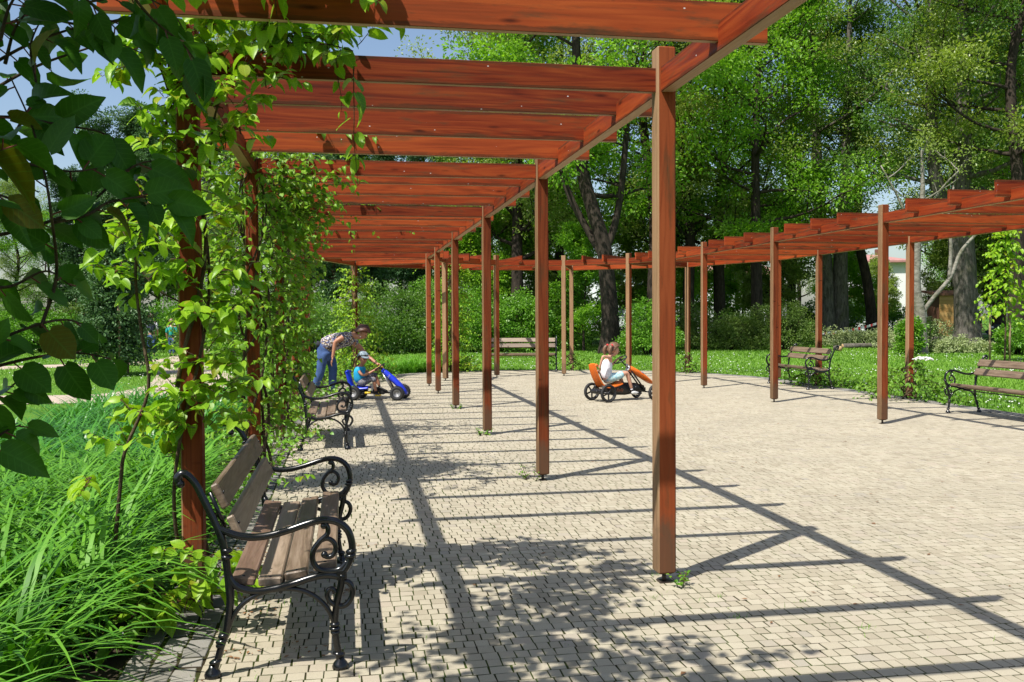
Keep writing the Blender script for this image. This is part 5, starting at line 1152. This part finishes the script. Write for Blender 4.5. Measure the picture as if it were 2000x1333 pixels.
# ------------------------------------------------------------------ trees
def quad_leaves(P, Nn, size, seed, aspect=.62, fold=.18, D=None):
    """folded pointed leaves, two quads... one mesh part: verts (k,6), quads"""
    rg = np.random.default_rng(seed); k = len(P); D = rg.normal(0, 1, (k, 3)) if D is None else D; Rm = frames(D, Nn)
    B = np.array([(0, 0, 0), (-aspect * .5, .45, fold), (0, 1, -.12), (aspect * .5, .45, fold)])
    return np.einsum('kij,vj->kvi', Rm, B) * size[:, None, None] + P[:, None]
def cloud_mesh(name, clumps, per, leaf, mat, seed, flat=.6, up=.6, rad=1.0, jitter=.5, aspect=.62):
    """clumps (n,4): centre + radius, filled with leaves"""
    rg = np.random.default_rng(seed); C = np.repeat(clumps[:, :3], per, 0); r = np.repeat(clumps[:, 3], per)
    n = len(C); v = rg.normal(0, 1, (n, 3)); v /= np.linalg.norm(v, axis=1, keepdims=True)
    P = C + v * (r * rg.random(n) ** .45)[:, None] * np.array([1, 1, flat])
    Nn = v * .55 + np.array([0, 0, up]) + SUNV * .35 + rg.normal(0, jitter, (n, 3))
    V = quad_leaves(P, Nn, leaf * rg.uniform(.6, 1.25, n), seed, aspect)
    tc = np.repeat(rg.random(len(clumps)), per); t = np.clip(tc * .65 + rg.random(n) * .35, 0, 1)
    i = np.arange(n)[:, None] * 4; Fc = np.concatenate([i + np.array([0, 3, 2]), i + np.array([0, 2, 1])], 0)
    return np_mesh(name, V.reshape(-1, 3), Fc, mat, tint=np.repeat(t, 4))
class Tree: pass
def tree_mesh(seed, H, tr, base, cr, mat, bk, leaf=.2, per=80, limbs=24, profile='round', trunk=None, fork=None, clump=.7, low=None):
    """tapered trunk with limbs and twigs; returns the trunk mesh and the crown mesh"""
    r = random.Random(seed); mb = MB(); cl = []
    def limb(p, d, L, rad, depth):
        pts = [p.copy()]; d = d.normalized(); n = 5
        for i in range(n):
            d = (d + Vector((r.gauss(0, .13), r.gauss(0, .13), r.gauss(.05 if depth < 2 else -.02, .12)))).normalized(); p = p + d * (L / n); pts.append(p.copy())
        mb.tube(pts, lerp_list([rad, rad * .25], n + 1), 6 if depth == 0 else 4, cap=False)
        if depth < 2:
            for k in range(3 if depth == 0 else 2):
                t = r.uniform(.35, .95); q = pts[min(int(t * n), n - 1)].lerp(pts[min(int(t * n) + 1, n)], t * n - int(t * n))
                az = r.uniform(0, 6.28); dd = (d + Vector((math.cos(az), math.sin(az), r.uniform(-.2, .5))) * .9).normalized()
                limb(q, dd, L * r.uniform(.35, .6), rad * .4, depth + 1)
        for t in ((.55, .8, 1.0) if depth == 0 else (.65, 1.0)):
            q = pts[min(int(t * n), n)]; cl.append((q.x + r.gauss(0, .2), q.y + r.gauss(0, .2), q.z + r.gauss(.1, .2), clump * r.uniform(.55, 1.35)))
    stems = trunk or [[(0, 0, -.1), (.02, 0, H * .12), (r.gauss(0, .1), r.gauss(0, .1), H * .3), (r.gauss(0, .25), r.gauss(0, .25), H * .55), (r.gauss(0, .35), r.gauss(0, .35), H * .8), (r.gauss(0, .4), r.gauss(0, .4), H * .97)]]
    paths = []
    for si, s_ in enumerate(stems):
        P = catmull(s_, 6); m = len(P); zz = [max(0.0, p.z) / H for p in P]; r0 = tr if si == 0 else tr * (fork or .7)
        rad = [r0 * ((1 - z) ** .75 * .9 + .06) * (1 + (.55 * math.exp(-max(0, p.z) * 2.2) if si == 0 else 0)) for z, p in zip(zz, P)]
        mb.tube(P, rad, 12, cap=True); paths.append((P, rad))
    for k in range(limbs):
        P, rad = paths[k % len(paths)]; f = (k + .5) / limbs; z = base + (H * .97 - base) * f; i = min(range(len(P)), key=lambda j: abs(P[j].z - z)); q = P[i]; az = k * 2.4 + r.uniform(-.5, .5)
        pr = {'round': math.sin(math.pi * (0.18 + .78 * f)) ** .7, 'cone': 1.05 - .95 * f, 'column': .75 + .3 * math.sin(math.pi * f)}[profile]
        L = cr * pr * r.uniform(.7, 1.12); el = {'round': -.05 + .95 * f, 'cone': -.15 + .3 * f, 'column': .3 + .6 * f}[profile]
        limb(q.copy(), Vector((math.cos(az) * math.cos(el), math.sin(az) * math.cos(el), math.sin(el))), L, max(.03, rad[i] * .42), 0)
    cl = np.array(cl)
    if low: cl = np.concatenate([cl, np.array(low)])
    t = Tree(); t.trunk = mb.mesh('trunk', bk); t.crown = cloud_mesh('crown', cl, per, leaf, mat, seed); t.low = cl[:, 2].min(); return t
def put_tree(t, p, label, rz=0.0, s=1.0, group=None, cat='tree', name='broadleaf_tree', sz=None):
    o = empty(name, (p[0], p[1], -.03), rz, label, cat, group); o.scale = (s, s, sz or s)
    link('trunk', t.trunk, o); link('crown', t.crown, o); return o

T_lime = [tree_mesh(100 + i, 22, .36, 4.2, 4.8, M['lime'], M['bark'], .165, 64, 30, 'column', clump=.95) for i in range(2)]
T_maple = [tree_mesh(110 + i, 21, .34, 4.6, 5.0, M['maple'], M['bark'], .195, 58, 28, 'round', clump=1.0) for i in range(2)]
T_ash = [tree_mesh(120 + i, 23, .38, 8.0, 5.2, M['ash'], M['bark'], .165, 62, 26, 'round', clump=1.0) for i in range(2)]
T_deep = [tree_mesh(130 + i, 20, .34, 2.6, 4.4, M['deep'], M['bark'], .175, 66, 30, 'column', clump=.95) for i in range(2)]
T_young = [tree_mesh(140 + i, 8, .09, 1.0, 2.1, M['maple' if i else 'lime'], M['bark'], .18, 60, 20, 'column', clump=.5) for i in range(2)]
# the forked tree in the middle
t_fork = tree_mesh(150, 19, .40, 6.4, 5.2, M['maple'], M['bark'], .195, 56, 24, 'round', clump=.95,
    trunk=[[(0, 0, -.1), (0.0, 0, 1.5), (-.12, 0, 3.2), (-.28, 0, 4.6), (-.75, .1, 6.2), (-1.15, .2, 8.0), (-1.35, .2, 12), (-1.5, .3, 18)],
           [(-.25, 0, 4.2), (.08, .05, 5.0), (.38, .1, 6.2), (.62, .1, 8.2), (.9, .2, 12), (1.1, .2, 17)],
           [(-.25, 0, 4.0), (-.9, .3, 5.2), (-1.7, .4, 6.8), (-2.3, .5, 9)]], fork=.5)
put_tree(t_fork, at(1192, 690, 39.5), 'dark tree forking into two stems behind the girl on the kart', name='forked_tree')
# the massive grey trunk on the right and its neighbours
t_grey = tree_mesh(151, 22, .62, 7.5, 5.6, M['deep'], M['bark_grey'], .175, 60, 28, 'round', clump=1.0, trunk=[[(0, 0, -.1), (.02, 0, .6), (-.05, 0, 2.0), (-.12, 0, 4.0), (-.25, .1, 7), (-.15, .2, 12), (-.3, .2, 21)], [(-.15, .1, 2.6), (-.7, .1, 6.0), (-1.6, .2, 9), (-1.9, .2, 19)]], fork=.75)
put_tree(t_grey, at(1888, 672, 46.5), 'massive grey trunk with a flared foot beside the yellow shed', name='old_tree')
t_pale = tree_mesh(152, 8.6, .26, 4.4, 1.9, M['lime'], M['bark_pale'], .12, 5, 12, 'round', clump=.4, trunk=[[(0, 0, -.1), (.05, 0, .9), (.02, 0, 1.7), (-.12, .05, 2.6), (-.10, .05, 4.0), (.0, 0, 5.4), (.15, .1, 6.6), (.1, .1, 8.2)],
    [(.0, 0, 1.5), (.6, 0, 2.3), (1.25, 0, 3.1), (1.7, .1, 4.1), (2.3, .1, 4.8)], [(1.2, 0, 3.0), (1.3, .1, 4.4), (1.25, .2, 5.6), (1.5, .3, 6.8)], [(-.1, .05, 4.2), (-.7, .1, 6.0), (-1.5, .2, 7.6)], [(.05, 0, 5.4), (.9, .2, 6.6), (1.7, .3, 7.4)]], fork=.42)
put_tree(t_pale, at(1795, 690, 37.8), 'half dead tree with pale forked branches beside the flowering bush', name='dying_tree')
t_twin = tree_mesh(153, 22, .52, 6.5, 5.2, M['lime'], M['bark_grey'], .175, 60, 28, 'round', clump=1.0, trunk=[[(-.45, 0, -.1), (-.42, 0, 2), (-.55, 0, 5), (-.9, .1, 9), (-1.4, .2, 21)], [(.45, 0, -.1), (.42, 0, 2), (.40, 0, 5), (.7, .1, 9), (1.0, .2, 21)]], fork=.98)
put_tree(t_twin, at(1628, 655, 56.0), 'pair of grey trunks rising side by side left of the white house', name='twin_trunk_tree')
t_lean = tree_mesh(154, 20, .36, 9.5, 3.6, M['deep'], M['bark'], .17, 55, 20, 'round', clump=.9, trunk=[[(.3, 0, -.1), (.2, 0, 2), (-.1, 0, 4), (-.5, 0, 6), (-.6, .1, 10), (-.4, .2, 19)]])
put_tree(t_lean, at(1694, 648, 58.0), 'slender dark tree leaning left in front of the white house')
S_ = [  # px, distance, mesh, scale, turn, label
    (1010, 48, T_lime[0], 1.0, .3, 'dark tree whose crown ends the wood on the left, above the far bench'), (1095, 54, T_maple[0], .95, 2.2, 'tree left of the forked tree, half hidden by the second post'), (1275, 50, T_ash[1], 1.0, .2, 'tall trunk just left of the nearest post, behind the girl'),
    (1345, 52, T_lime[1], 1.0, 2.9, 'lime tree standing just right of the nearest post'), (1405, 54, T_lime[0], 1.05, 1.0, 'pale brown trunk behind the small leaved shrubs'), (1478, 49, T_maple[1], 1.0, 4.6, 'bright green maple in the middle of the wood on the right'), (1545, 62, T_maple[0], 1.0, 5.2, 'maple behind the twin trunks, left of the white house'),
    (1868, 60, T_ash[1], .95, 5.5, 'yellowish ash with a dark trunk behind the half dead tree'), (1880, 66, T_lime[1], 1.05, 2.2, 'straight dark trunk rising behind the massive grey trunk'), (1950, 58, T_deep[0], 1.1, 2.0, 'deep green tree behind the yellow shed'), (1985, 42, T_ash[0], 1.0, 2.4, 'grey trunk at the right edge of the picture'), (2120, 47, T_lime[1], 1.05, 1.9, None), (2260, 46, T_maple[1], 1.05, .4, None),
    (1090, 66, T_deep[1], .58, 1.1, None), (1310, 70, T_lime[1], .6, 4.4, None), (1440, 74, T_deep[0], .5, .5, None), (1560, 80, T_lime[1], .6, 3.1, None), (1900, 78, T_maple[0], .7, 4.2, None), (950, 60, T_maple[1], .6, 5.8, None), (870, 62, T_deep[0], .55, .9, None)]
for px, Y, t, s, rz, lb in S_:
    put_tree(t, at(px, 640, Y), lb or 'tall leafy tree of the dense park wood behind the pergola', rz, s, None if lb else 'trees of the wood behind the court')
# young trees and undergrowth closing the gaps
for px, Y, k, s, rz, lb in ((1090, 56, 0, 1.0, 1.0, 'young tree behind the round shrubs left of the forked trunk'), (1140, 42, 1, .62, 2.0, 'small bright young tree just left of the forked trunk'), (1240, 58, 0, 1.0, 3.0, 'young tree between the forked trunk and the nearest post'), (1330, 55, 1, 1.0, .4, 'young tree in the wood just right of the nearest post'), (1450, 60, 1, .9, 2.2, 'young tree leafing out above the silver car'), (1500, 57, 0, .9, 4.2, 'young tree behind the slim post left of the sunlit bench'), (1650, 66, 1, .85, 5.2, 'small young tree before the balcony of the white house'), (1000, 52, 0, .95, .2, 'young tree above the far bench seen front on'), (940, 50, 1, .9, .9, 'young tree behind the vine that tops the far roof'), (1728, 72, 0, .62, 2.0, 'small young tree before the right end of the white house'), (1850, 60, 0, .8, 4.4, 'young tree just left of the yellow shed'), (1960, 62, 0, 1.1, 1.2, 'young tree in the shade right of the massive grey trunk')):
    put_tree(T_young[k], at(px, 640, Y), lb, rz, s, 'young trees under the wood', name='young_tree')
# young horse chestnut with stakes on the right edge
v = Vine('young chestnut with bright drooping leaves tied to two stakes, far right', at(1962, 704, 31.0), M['vine'], .26, 61, None, 'tree', 'young_chestnut')
c = at(1962, 704, 31.0); c.z = -.03; v.stem([c, c + Vector((.03, 0, 1.5)), c + Vector((0, 0, 4.2))], .035, .012)
for k in range(76):
    z = 1.5 + 2.9 * (k + .5) / 76; az = k * 2.4; d = Vector((math.cos(az), math.sin(az), .25)); L = (1.15 - .22 * (z - 1.5)) * v.rg.uniform(.6, 1.1)
    v.shoot(np.array(c + Vector((0, 0, z))), d, L, 7, .18, .55, 1.1, nb=(.4, 0, .9))
v.done(0)
for px in (1942, 1972):
    p = at(px, 705, 31.0); mb = MB(); mb.tube([(0, 0, 0), (0, 0, 1.75)], .035, 8); o = mb.build('tree_stake', M['straw'], None, (p.x, p.y + (.3 if px < 1950 else 0), -.03))
    tag(o, 'wooden stake left of the young chestnut stem' if px < 1950 else 'wooden stake right of the young chestnut stem', 'stake', 'stakes of the young chestnut')

# left background: pines, spruces, broadleaf trees across the garden
T_pine = [tree_mesh(160 + i, 17, .26, 3.5, 3.4, M['pine'], M['bark_pine'], .20, 95, 32, 'column', clump=.62) for i in range(2)]
T_spruce = tree_mesh(163, 15, .22, .8, 3.0, M['pine'], M['bark_pine'], .18, 90, 40, 'cone', clump=.55)
L_ = [(30, 62, T_lime[1], .46, .5), (95, 70, T_maple[1], .44, 1.5), (150, 58, T_pine[0], .56, .2), (205, 66, T_spruce, .80, 3.2), (255, 56, T_pine[1], .62, 2.4), (310, 62, T_pine[0], .74, 4.0), (365, 58, T_deep[1], .55, 1.2), (430, 60, T_deep[0], .60, 2.2), (490, 46, T_lime[0], .69, 2.8), (560, 58, T_deep[1], .52, 4.4), (610, 50, T_pine[1], .60, .6), (660, 44, T_pine[0], .52, 1.9), (720, 50, T_deep[0], .50, 5.1), (780, 46, T_pine[1], .55, 3.6), (840, 52, T_deep[1], .58, .1), (-60, 58, T_maple[0], .5, 5.5), (-160, 60, T_deep[0], .55, 2.7), (-280, 55, T_lime[0], .55, .3)]
for px, Y, t, s, rz in L_:
    con = t in T_pine or t is T_spruce
    put_tree(t, at(px, 640, Y), 'dark conifer in the tree line across the garden' if con else 'broadleaf tree in the tree line across the garden', rz, s, 'conifers across the garden' if con else 'broadleaf trees across the garden', name='conifer' if con else 'broadleaf_tree')
put_tree(T_pine[1], at(243, 655, 47), 'pine with a bare reddish trunk behind the two walkers', 1.0, .62, name='conifer')
# young larch with stakes and a low blossoming tree
put_tree(tree_mesh(165, 3.6, .04, .3, .85, M['pine'], M['bark'], .11, 45, 26, 'cone', clump=.28), at(214, 715, 26.5), 'small young larch tied between stakes on the left lawn', name='young_larch')
for px, Y, lb in ((234, 26.0, 'thin wooden stake right of the young larch'), (190, 28.0, 'short wooden stake below the street lamp'), (250, 27.2, 'wooden stake nearest the two walkers')):
    p = at(px, 720, Y); mb = MB(); mb.tube([(0, 0, 0), (0, 0, 2.0 if px != 190 else 1.75)], .04, 8); tag(mb.build('tree_stake', M['straw'], None, (p.x, p.y, -.03)), lb, 'stake')
p = at(190, 690, 45); lp = empty('street_lamp', (p.x, p.y, -.03), 0, 'slim street lamp with a glass lantern across the garden', 'street lamp')
mb = MB(); mb.tube([(0, 0, 0), (0, 0, .6)], .07, 10); mb.tube([(0, 0, .6), (0, 0, 2.3)], .045, 10); mb.build('pole', M['steel'], lp)
mb = MB(); mb.lathe([(.08, 2.3), (.15, 2.65), (.15, 2.66)], 6); mb.build('lantern', plain('lantern_glass', (.45, .55, .62), .15, 0, .6), lp)
mb = MB(); mb.lathe([(.17, 2.66), (.1, 2.78), (.02, 2.86)], 6); mb.build('cap', M['steel'], lp)

# ------------------------------------------------------------------ shrubs
def shrub(p, rx, ry, h, mat, leaf, n, seed, label, group=None, cat='shrub', name='shrub', per=70, flower=None):
    rg_2 = np.random.default_rng(seed); o = empty(name, (p[0], p[1], -.03), 0, label, cat, group); k = n
    v = rg_2.normal(0, 1, (k, 3)); v[:, 2] = np.abs(v[:, 2]); v /= np.linalg.norm(v, axis=1, keepdims=True); s = rg_2.uniform(.5, .98, k) ** .5
    lump = 1 + .16 * np.sin(3 * np.arctan2(v[:, 1], v[:, 0]) + seed) + .1 * np.sin(7 * v[:, 2] + seed)
    C = np.stack([v[:, 0] * rx * s * lump, v[:, 1] * ry * s * lump, v[:, 2] * h * .86 * s * lump + .1 * h], -1)
    cl = np.concatenate([C, (rg_2.uniform(.16, .30, (k, 1)) * h ** .5)], 1)
    link('foliage', cloud_mesh('foliage', cl, per, leaf, mat, seed, flat=.8, up=.5), o, kind=None)
    mb = MB()
    for q in range(7):
        az = q * .9; mb.tube([(.1 * math.cos(az), .1 * math.sin(az), 0), (rx * .3 * math.cos(az), ry * .3 * math.sin(az), h * .4), (rx * .6 * math.cos(az), ry * .6 * math.sin(az), h * .75)], [.03, .02, .01], 5)
    mb.build('branches', M['bark'], o)
    return o
SH = [(655, 40, 2.4, 2.0, 2.7, 'deep', .11, 'dark yew like shrub behind the woman'), (735, 41, 2.4, 1.8, 3.2, 'deep', .11, 'deep green shrub in shade right of the vine column'), (800, 42, 2.2, 1.8, 2.9, 'deep', .11, 'deep green shrub seen between the clustered far posts'), (860, 44, 2.2, 1.8, 3.2, 'shrub', .12, 'leafy shrub behind the cluster of close far posts'), (925, 42, 2.0, 1.6, 2.7, 'shrub', .12, 'leafy shrub rising just left of the front on bench'), (985, 42, 2.1, 1.7, 2.9, 'shrub', .12, 'bright round shrub behind the front on bench'), (1045, 43, 2.1, 1.7, 2.7, 'shrub', .12, 'dense round shrub right of the front on bench'), (1085, 46, 1.9, 1.6, 2.3, 'shrub', .12, 'lower leafy shrub ending the dense row left of the forked tree'), (1145, 52, 2.4, 1.6, 2.2, 'spirea', .10, 'paler shrub left of the forked tree'),
      (1265, 38, 1.3, 1.1, 2.0, 'shrub', .10, 'rounded shrub right of the forked tree'), (1300, 46, 2.2, 1.6, 2.3, 'spirea', .09, 'olive toned shrub partly hidden by the nearest post'), (1362, 44, 1.9, 1.5, 2.1, 'spirea', .09, 'olive toned shrub between two slim far posts'), (1425, 43, 1.8, 1.5, 1.7, 'spirea', .09, 'low olive toned shrub in front of the silver car'), (1480, 44, 1.9, 1.5, 2.0, 'spirea', .09, 'olive toned shrub just left of the arching shrub'), (1535, 42, 1.5, 1.4, 2.2, 'spirea', .09, 'arching shrub at the right end of the shrub row'),
      (1440, 48, 1.4, 1.2, 1.5, 'shrub', .10, 'fresh green shrub peeping over the low olive shrub'), (1700, 68, 5.0, 1.4, 2.1, 'shrub', .14, 'clipped hedge in front of the white house'), (1600, 62, 2.5, 1.6, 2.4, 'deep', .14, 'shady bushes behind the barrier tape'),
      (85, 44, 2.2, 1.8, 2.2, 'shrub', .13, None), (150, 46, 2.0, 1.6, 2.6, 'spirea', .13, 'pale flowering shrub across the left lawn'), (200, 50, 2.4, 2.0, 2.2, 'deep', .13, None), (290, 50, 2.4, 2.0, 2.0, 'shrub', .13, None), (370, 44, 2.2, 1.8, 2.4, 'shrub', .13, None), (450, 40, 2.4, 2.0, 2.8, 'deep', .12, None), (540, 38, 2.4, 2.0, 2.6, 'shrub', .12, None), (600, 36, 2.2, 1.8, 2.4, 'deep', .11, None), (10, 48, 2.4, 2.0, 2.4, 'deep', .13, None), (-90, 44, 2.5, 2.0, 2.4, 'shrub', .13, None),
      (1800, 54, 1.4, 1.2, 1.2, 'shrub', .12, 'loose bush behind the felled branches'), (1990, 36, .9, .8, 1.2, 'shrub', .11, 'small bright bush at the right edge beyond the stakes'), (1778, 37, .35, .35, 1.6, 'shrub', .11, 'sucker shoots at the foot of the half dead tree')]
for i, (px, Y, rx, ry, h, mt, lf, lb) in enumerate(SH):
    left = px < 620
    shrub(at(px, 660, Y), rx, ry, h, M[mt], lf, int(60 + 22 * rx), 200 + i, lb or ('shrub in the planting across the left lawn' if left else 'leafy shrub in the row beyond the court'), None if lb else ('shrubs across the left lawn' if left else 'shrubs in the row beyond the court'), per=85)
# cut branches heaped on the right lawn, logs and a sawn disc
for i, (px, Y, rx, ry, h, lb) in enumerate(((1640, 47, 1.1, .7, .9, 'pale heap of cut branches left of the flowering bush'), (1700, 46, 1.6, .8, .9, 'pale heap of cut branches behind the slim right post'), (1760, 42, 1.2, .8, 1.2, 'tall heap of cut branches by the half dead tree'), (1815, 39, 1.3, .8, 1.4, 'tangled cut branches right of the half dead tree'), (1865, 38, .9, .7, .6, 'low spread of cut twigs before the massive grey trunk'), (1915, 39, .9, .6, .4, 'thin spread of wilting twigs left of the chestnut stakes'))):
    shrub(at(px, 690, Y), rx, ry, h, M['cut'], .10, int(30 + 20 * rx), 300 + i, lb, 'heaps of cut branches', 'branches', 'cut_branches', per=45)
M['cutwood'] = plain('fresh_cut_wood', (0.45, 0.30, 0.15), 0.8, var=0.15)
def log(px, Y, L, r, rz, label):
    p = at(px, 680, Y); o = empty('log', (p.x, p.y, r - .03), rz, label, 'log')
    mb = MB(); mb.tube([(-L / 2, 0, 0), (0, .03, .02), (L / 2, 0, 0)], [r, r * .95, r * .9], 14); mb.build('bark', M['bark_grey'], o)
    for s in (-1, 1):
        mb = MB(); mb.lathe([(0, 0), (r * .86, 0), (r * .86, .015), (0, .015)], 14, Matrix.Rotation(math.pi / 2, 3, 'Y'), (s * (L / 2 + .004), 0, 0)); mb.build('cut_face', M['cutwood'], o)
log(1838, 45.5, 2.0, .26, .1, 'thick felled log lying just left of the massive grey trunk'); log(1700, 44.0, 2.8, .12, .15, 'long thin log among the cut branches'); log(1636, 40.5, .34, .13, -1.2, 'short sawn log end on the lawn behind the sunlit bench')
# barrier tape
def tape_mat():
    m, nt, b = new_mat('red_white_tape'); tc = N(nt, 'ShaderNodeTexCoord'); sp = N(nt, 'ShaderNodeSeparateXYZ'); nt.links.new(tc.outputs['Object'], sp.inputs[0])
    mu = N(nt, 'ShaderNodeMath', operation='MULTIPLY'); mu.inputs[1].default_value = 2.6; nt.links.new(sp.outputs[0], mu.inputs[0]); fr = N(nt, 'ShaderNodeMath', operation='FRACT'); nt.links.new(mu.outputs[0], fr.inputs[0])
    nt.links.new(ramp(nt, [(0.0, (0.55, 0.03, 0.04)), (0.36, (0.55, 0.03, 0.04)), (0.40, (0.72, 0.72, 0.74)), (1.0, (0.72, 0.72, 0.74))], fr.outputs[0]), b.inputs['Base Color']); return m
M['tape'] = tape_mat()
def tape(pts, w, label):
    P = catmull([at(*p) for p in pts], 8); o0 = P[0].copy(); mb = MB(); V = [q - o0 + Vector((0, 0, dz)) for dz in (-w / 2, w / 2) for q in P]; k = len(P)
    mb.add(V, [(i, i + 1, k + i + 1, k + i) for i in range(k - 1)]); o = mb.build('barrier_tape', M['tape'], None, o0); tag(o, label, 'barrier tape'); s = o.modifiers.new('thick', 'SOLIDIFY'); s.thickness = .004
tape([(1568, 644, 50), (1600, 651, 50), (1640, 649, 50), (1690, 639, 50.5), (1726, 628, 51)], .13, 'red and white tape sagging from the shrub row to the right')
tape([(1628, 632, 62), (1650, 632, 62), (1675, 627, 62)], .12, 'short red and white tape in the shade behind the paired trunks')

# ------------------------------------------------------------------ buildings, shed, fence, car
M['render_w'] = plain('white_render', (0.78, 0.78, 0.80), 0.9, var=0.03, vscale=.6)
M['roof_tile'] = plain('pinkish_roof', (0.40, 0.20, 0.18), 0.8, var=0.15, vscale=2)
M['glass'] = plain('window_glass', (0.05, 0.07, 0.09), 0.08, 0, .8)
M['frame_w'] = plain('white_frame', (0.75, 0.75, 0.75), 0.5)
M['brown_trim'] = plain('brown_trim', (0.16, 0.07, 0.04), 0.7)
def house(p, w, d, h, rz, label, wins, balcony=None, roof_h=1.3):
    o = empty('house', (p[0], p[1], -.03), rz, label, 'house')
    mb = MB(); mb.box((0, d / 2, h / 2), (w, d, h)); mb.build('wall', M['render_w'], o)
    ov = .5; z = h + .003; mb = MB(); a = w / 2 + ov; b0_, b1 = -ov, d + ov; rl = max(.5, w / 2 - d / 2)
    mb.add([(-a, b0_, z), (a, b0_, z), (a, b1, z), (-a, b1, z), (-a, b0_, z + .18), (a, b0_, z + .18), (a, b1, z + .18), (-a, b1, z + .18), (-rl, d / 2, z + roof_h), (rl, d / 2, z + roof_h)],
           [(3, 2, 1, 0), (0, 1, 5, 4), (1, 2, 6, 5), (2, 3, 7, 6), (3, 0, 4, 7), (4, 5, 9, 8), (6, 7, 8, 9), (5, 6, 9), (7, 4, 8)]); rf = mb.build('roof', M['roof_tile'], o)
    mb = MB(); mb.box((w * .2, d / 2, h + roof_h), (.5, .5, 1.0)); mb.build('chimney', M['brown_trim'], rf)
    for x, zz, ww, hh in wins:
        mb = MB()
        for s in (-1, 1): mb.box((x + s * ww / 2, -.02, zz), (.09, .1, hh + .09)); mb.box((x, -.021, zz + s * hh / 2), (ww - .09, .1, .09))
        mb.box((x, -.02, zz), (.06, .06, hh - .09)); f = mb.build('window', M['frame_w'], o)
        mb = MB(); mb.box((x, .0, zz), (ww - .05, .03, hh - .05)); mb.build('pane', M['glass'], f)
    if balcony:
        x, zz, ww, dd = balcony; mb = MB(); mb.box((x, -dd / 2 - .003, zz), (ww, dd, .22)); bal = mb.build('balcony', M['brown_trim'], o)
        mb = MB(); n = int(ww / .14)
        for k in range(n + 1): mb.tube([(x - ww / 2 + ww * k / n, -dd, zz + .1), (x - ww / 2 + ww * k / n, -dd, zz + 1.1)], .018, 5)
        mb.tube([(x - ww / 2, -dd, zz + 1.1), (x + ww / 2, -dd, zz + 1.1)], .03, 6); mb.build('railing', M['steel'], bal)
    return o
house(at(1712, 640, 88), 5.6, 8, 6.4, -.12, 'white house with a pinkish roof and a railed balcony behind the hedge', [], (-1.7, 3.3, 3.4, 1.1), 1.0)
house(at(1255, 640, 96), 9, 8, 6.2, .1, 'pale house glimpsed through the trees behind the girl', [(-2.5, 5.4, 1.2, 1.5), (0, 5.4, 1.2, 1.5), (2.5, 5.4, 1.2, 1.5), (-2.5, 2.2, 1.2, 1.5), (2.5, 2.2, 1.2, 1.5)], None, 2.0)
house(at(1420, 640, 104), 12, 8, 6.0, 0, 'pale house glimpsed between the trunks behind the shrub row', [(-3.5, 4.2, 1.2, 1.5), (0, 4.2, 1.2, 1.5), (3.5, 4.2, 1.2, 1.5), (0, 1.6, 1.2, 1.5)], None, 2.2)
M['plank'] = wood('yellow_shed_board', (0.34, 0.18, 0.05), (0.48, 0.28, 0.09), (0.56, 0.36, 0.14), scale=(1.2, 14, 14), stain=0.2, knots=False)
p = at(1866, 648, 53); sh = empty('shed', (p.x, p.y, -.03), -.05, 'yellow timber shed half hidden by the massive grey trunk', 'shed')
for k in range(11):
    mb = MB(); mb.box((0, 0, 0.12 + .24 * k), (1.8, .03, .236), ch=.004); mb.build('board', M['plank'], sh)
mb = MB(); mb.box((0, .9, 1.3), (1.76, 1.75, 2.6)); mb.build('wall', M['brown_trim'], sh)
mb = MB(); mb.box((0, .9, 2.80), (2.3, 2.3, .12), Matrix.Rotation(.10, 3, 'X')); mb.build('roof', M['brown_trim'], sh)
fe = empty('wire_fence', (at(1780, 640, 60).x, 60, -.03), -.03, 'green wire fence running behind the felled log', 'fence')
M['fence'] = plain('green_fence_paint', (0.03, 0.09, 0.06), 0.6)
for k in range(5):
    mb = MB(); mb.tube([(-5 + 2.5 * k, 0, 0), (-5 + 2.5 * k, 0, 1.5)], .03, 6); mb.build('fence_post', M['fence'], fe)
mb = MB()
for k in range(9): mb.tube([(-5, 0, .1 + .16 * k), (5, 0, .1 + .16 * k)], .006, 4)
for k in range(50): mb.tube([(-5 + .2 * k, .012, .1), (-5 + .2 * k, .012, 1.4)], .005, 4)
mb.build('wire_mesh', M['fence'], fe, kind='stuff')
p = at(1443, 640, 76); car = empty('parked_car', (p.x, p.y, -.016), .1, 'silver car parked behind the shrub row, only its roof showing', 'car')
M['car'] = plain('silver_paint', (0.50, 0.53, 0.56), 0.25, 0.5)
sec = lambda x, w, z0, z1: [(x, -w, z0), (x, w, z0), (x, w * 1.02, (z0 + z1) / 2), (x, w * .93, z1), (x, -w * .93, z1), (x, -w * 1.02, (z0 + z1) / 2)]
mb = MB(); mb.loft([sec(-2.1, .7, .4, .75), sec(-1.9, .84, .25, .92), (sec(-1.0, .86, .22, .98)), sec(1.0, .86, .22, .96), sec(1.75, .84, .25, .84), sec(2.1, .7, .4, .68)]); mb.build('body', M['car'], car)
sc2 = lambda x, w, z: [(x, -w, z), (x, w, z), (x, w, z + .02), (x, -w, z + .02)]
mb = MB(); mb.loft([[(x, -w, .94), (x, w, .94), (x, w * .82, z), (x, -w * .82, z)] for x, w, z in ((-1.85, .74, .97), (-1.2, .8, 1.40), (.2, .8, 1.44), (.6, .78, 1.36), (1.25, .72, .97))], smooth=False); mb.build('windows', M['glass'], car)
mb = MB(); mb.loft([[(x, -w, z), (x, w, z), (x, w, z + .03), (x, -w, z + .03)] for x, w, z in ((-1.25, .66, 1.39), (-.5, .68, 1.44), (.3, .68, 1.44), (.62, .64, 1.37))]); mb.build('roof', M['car'], car)
for x in (-1.3, 1.3):
    for y in (-.78, .78): wheel_parts(car, (x, y, .31), .31, .2, 0, False, 7)
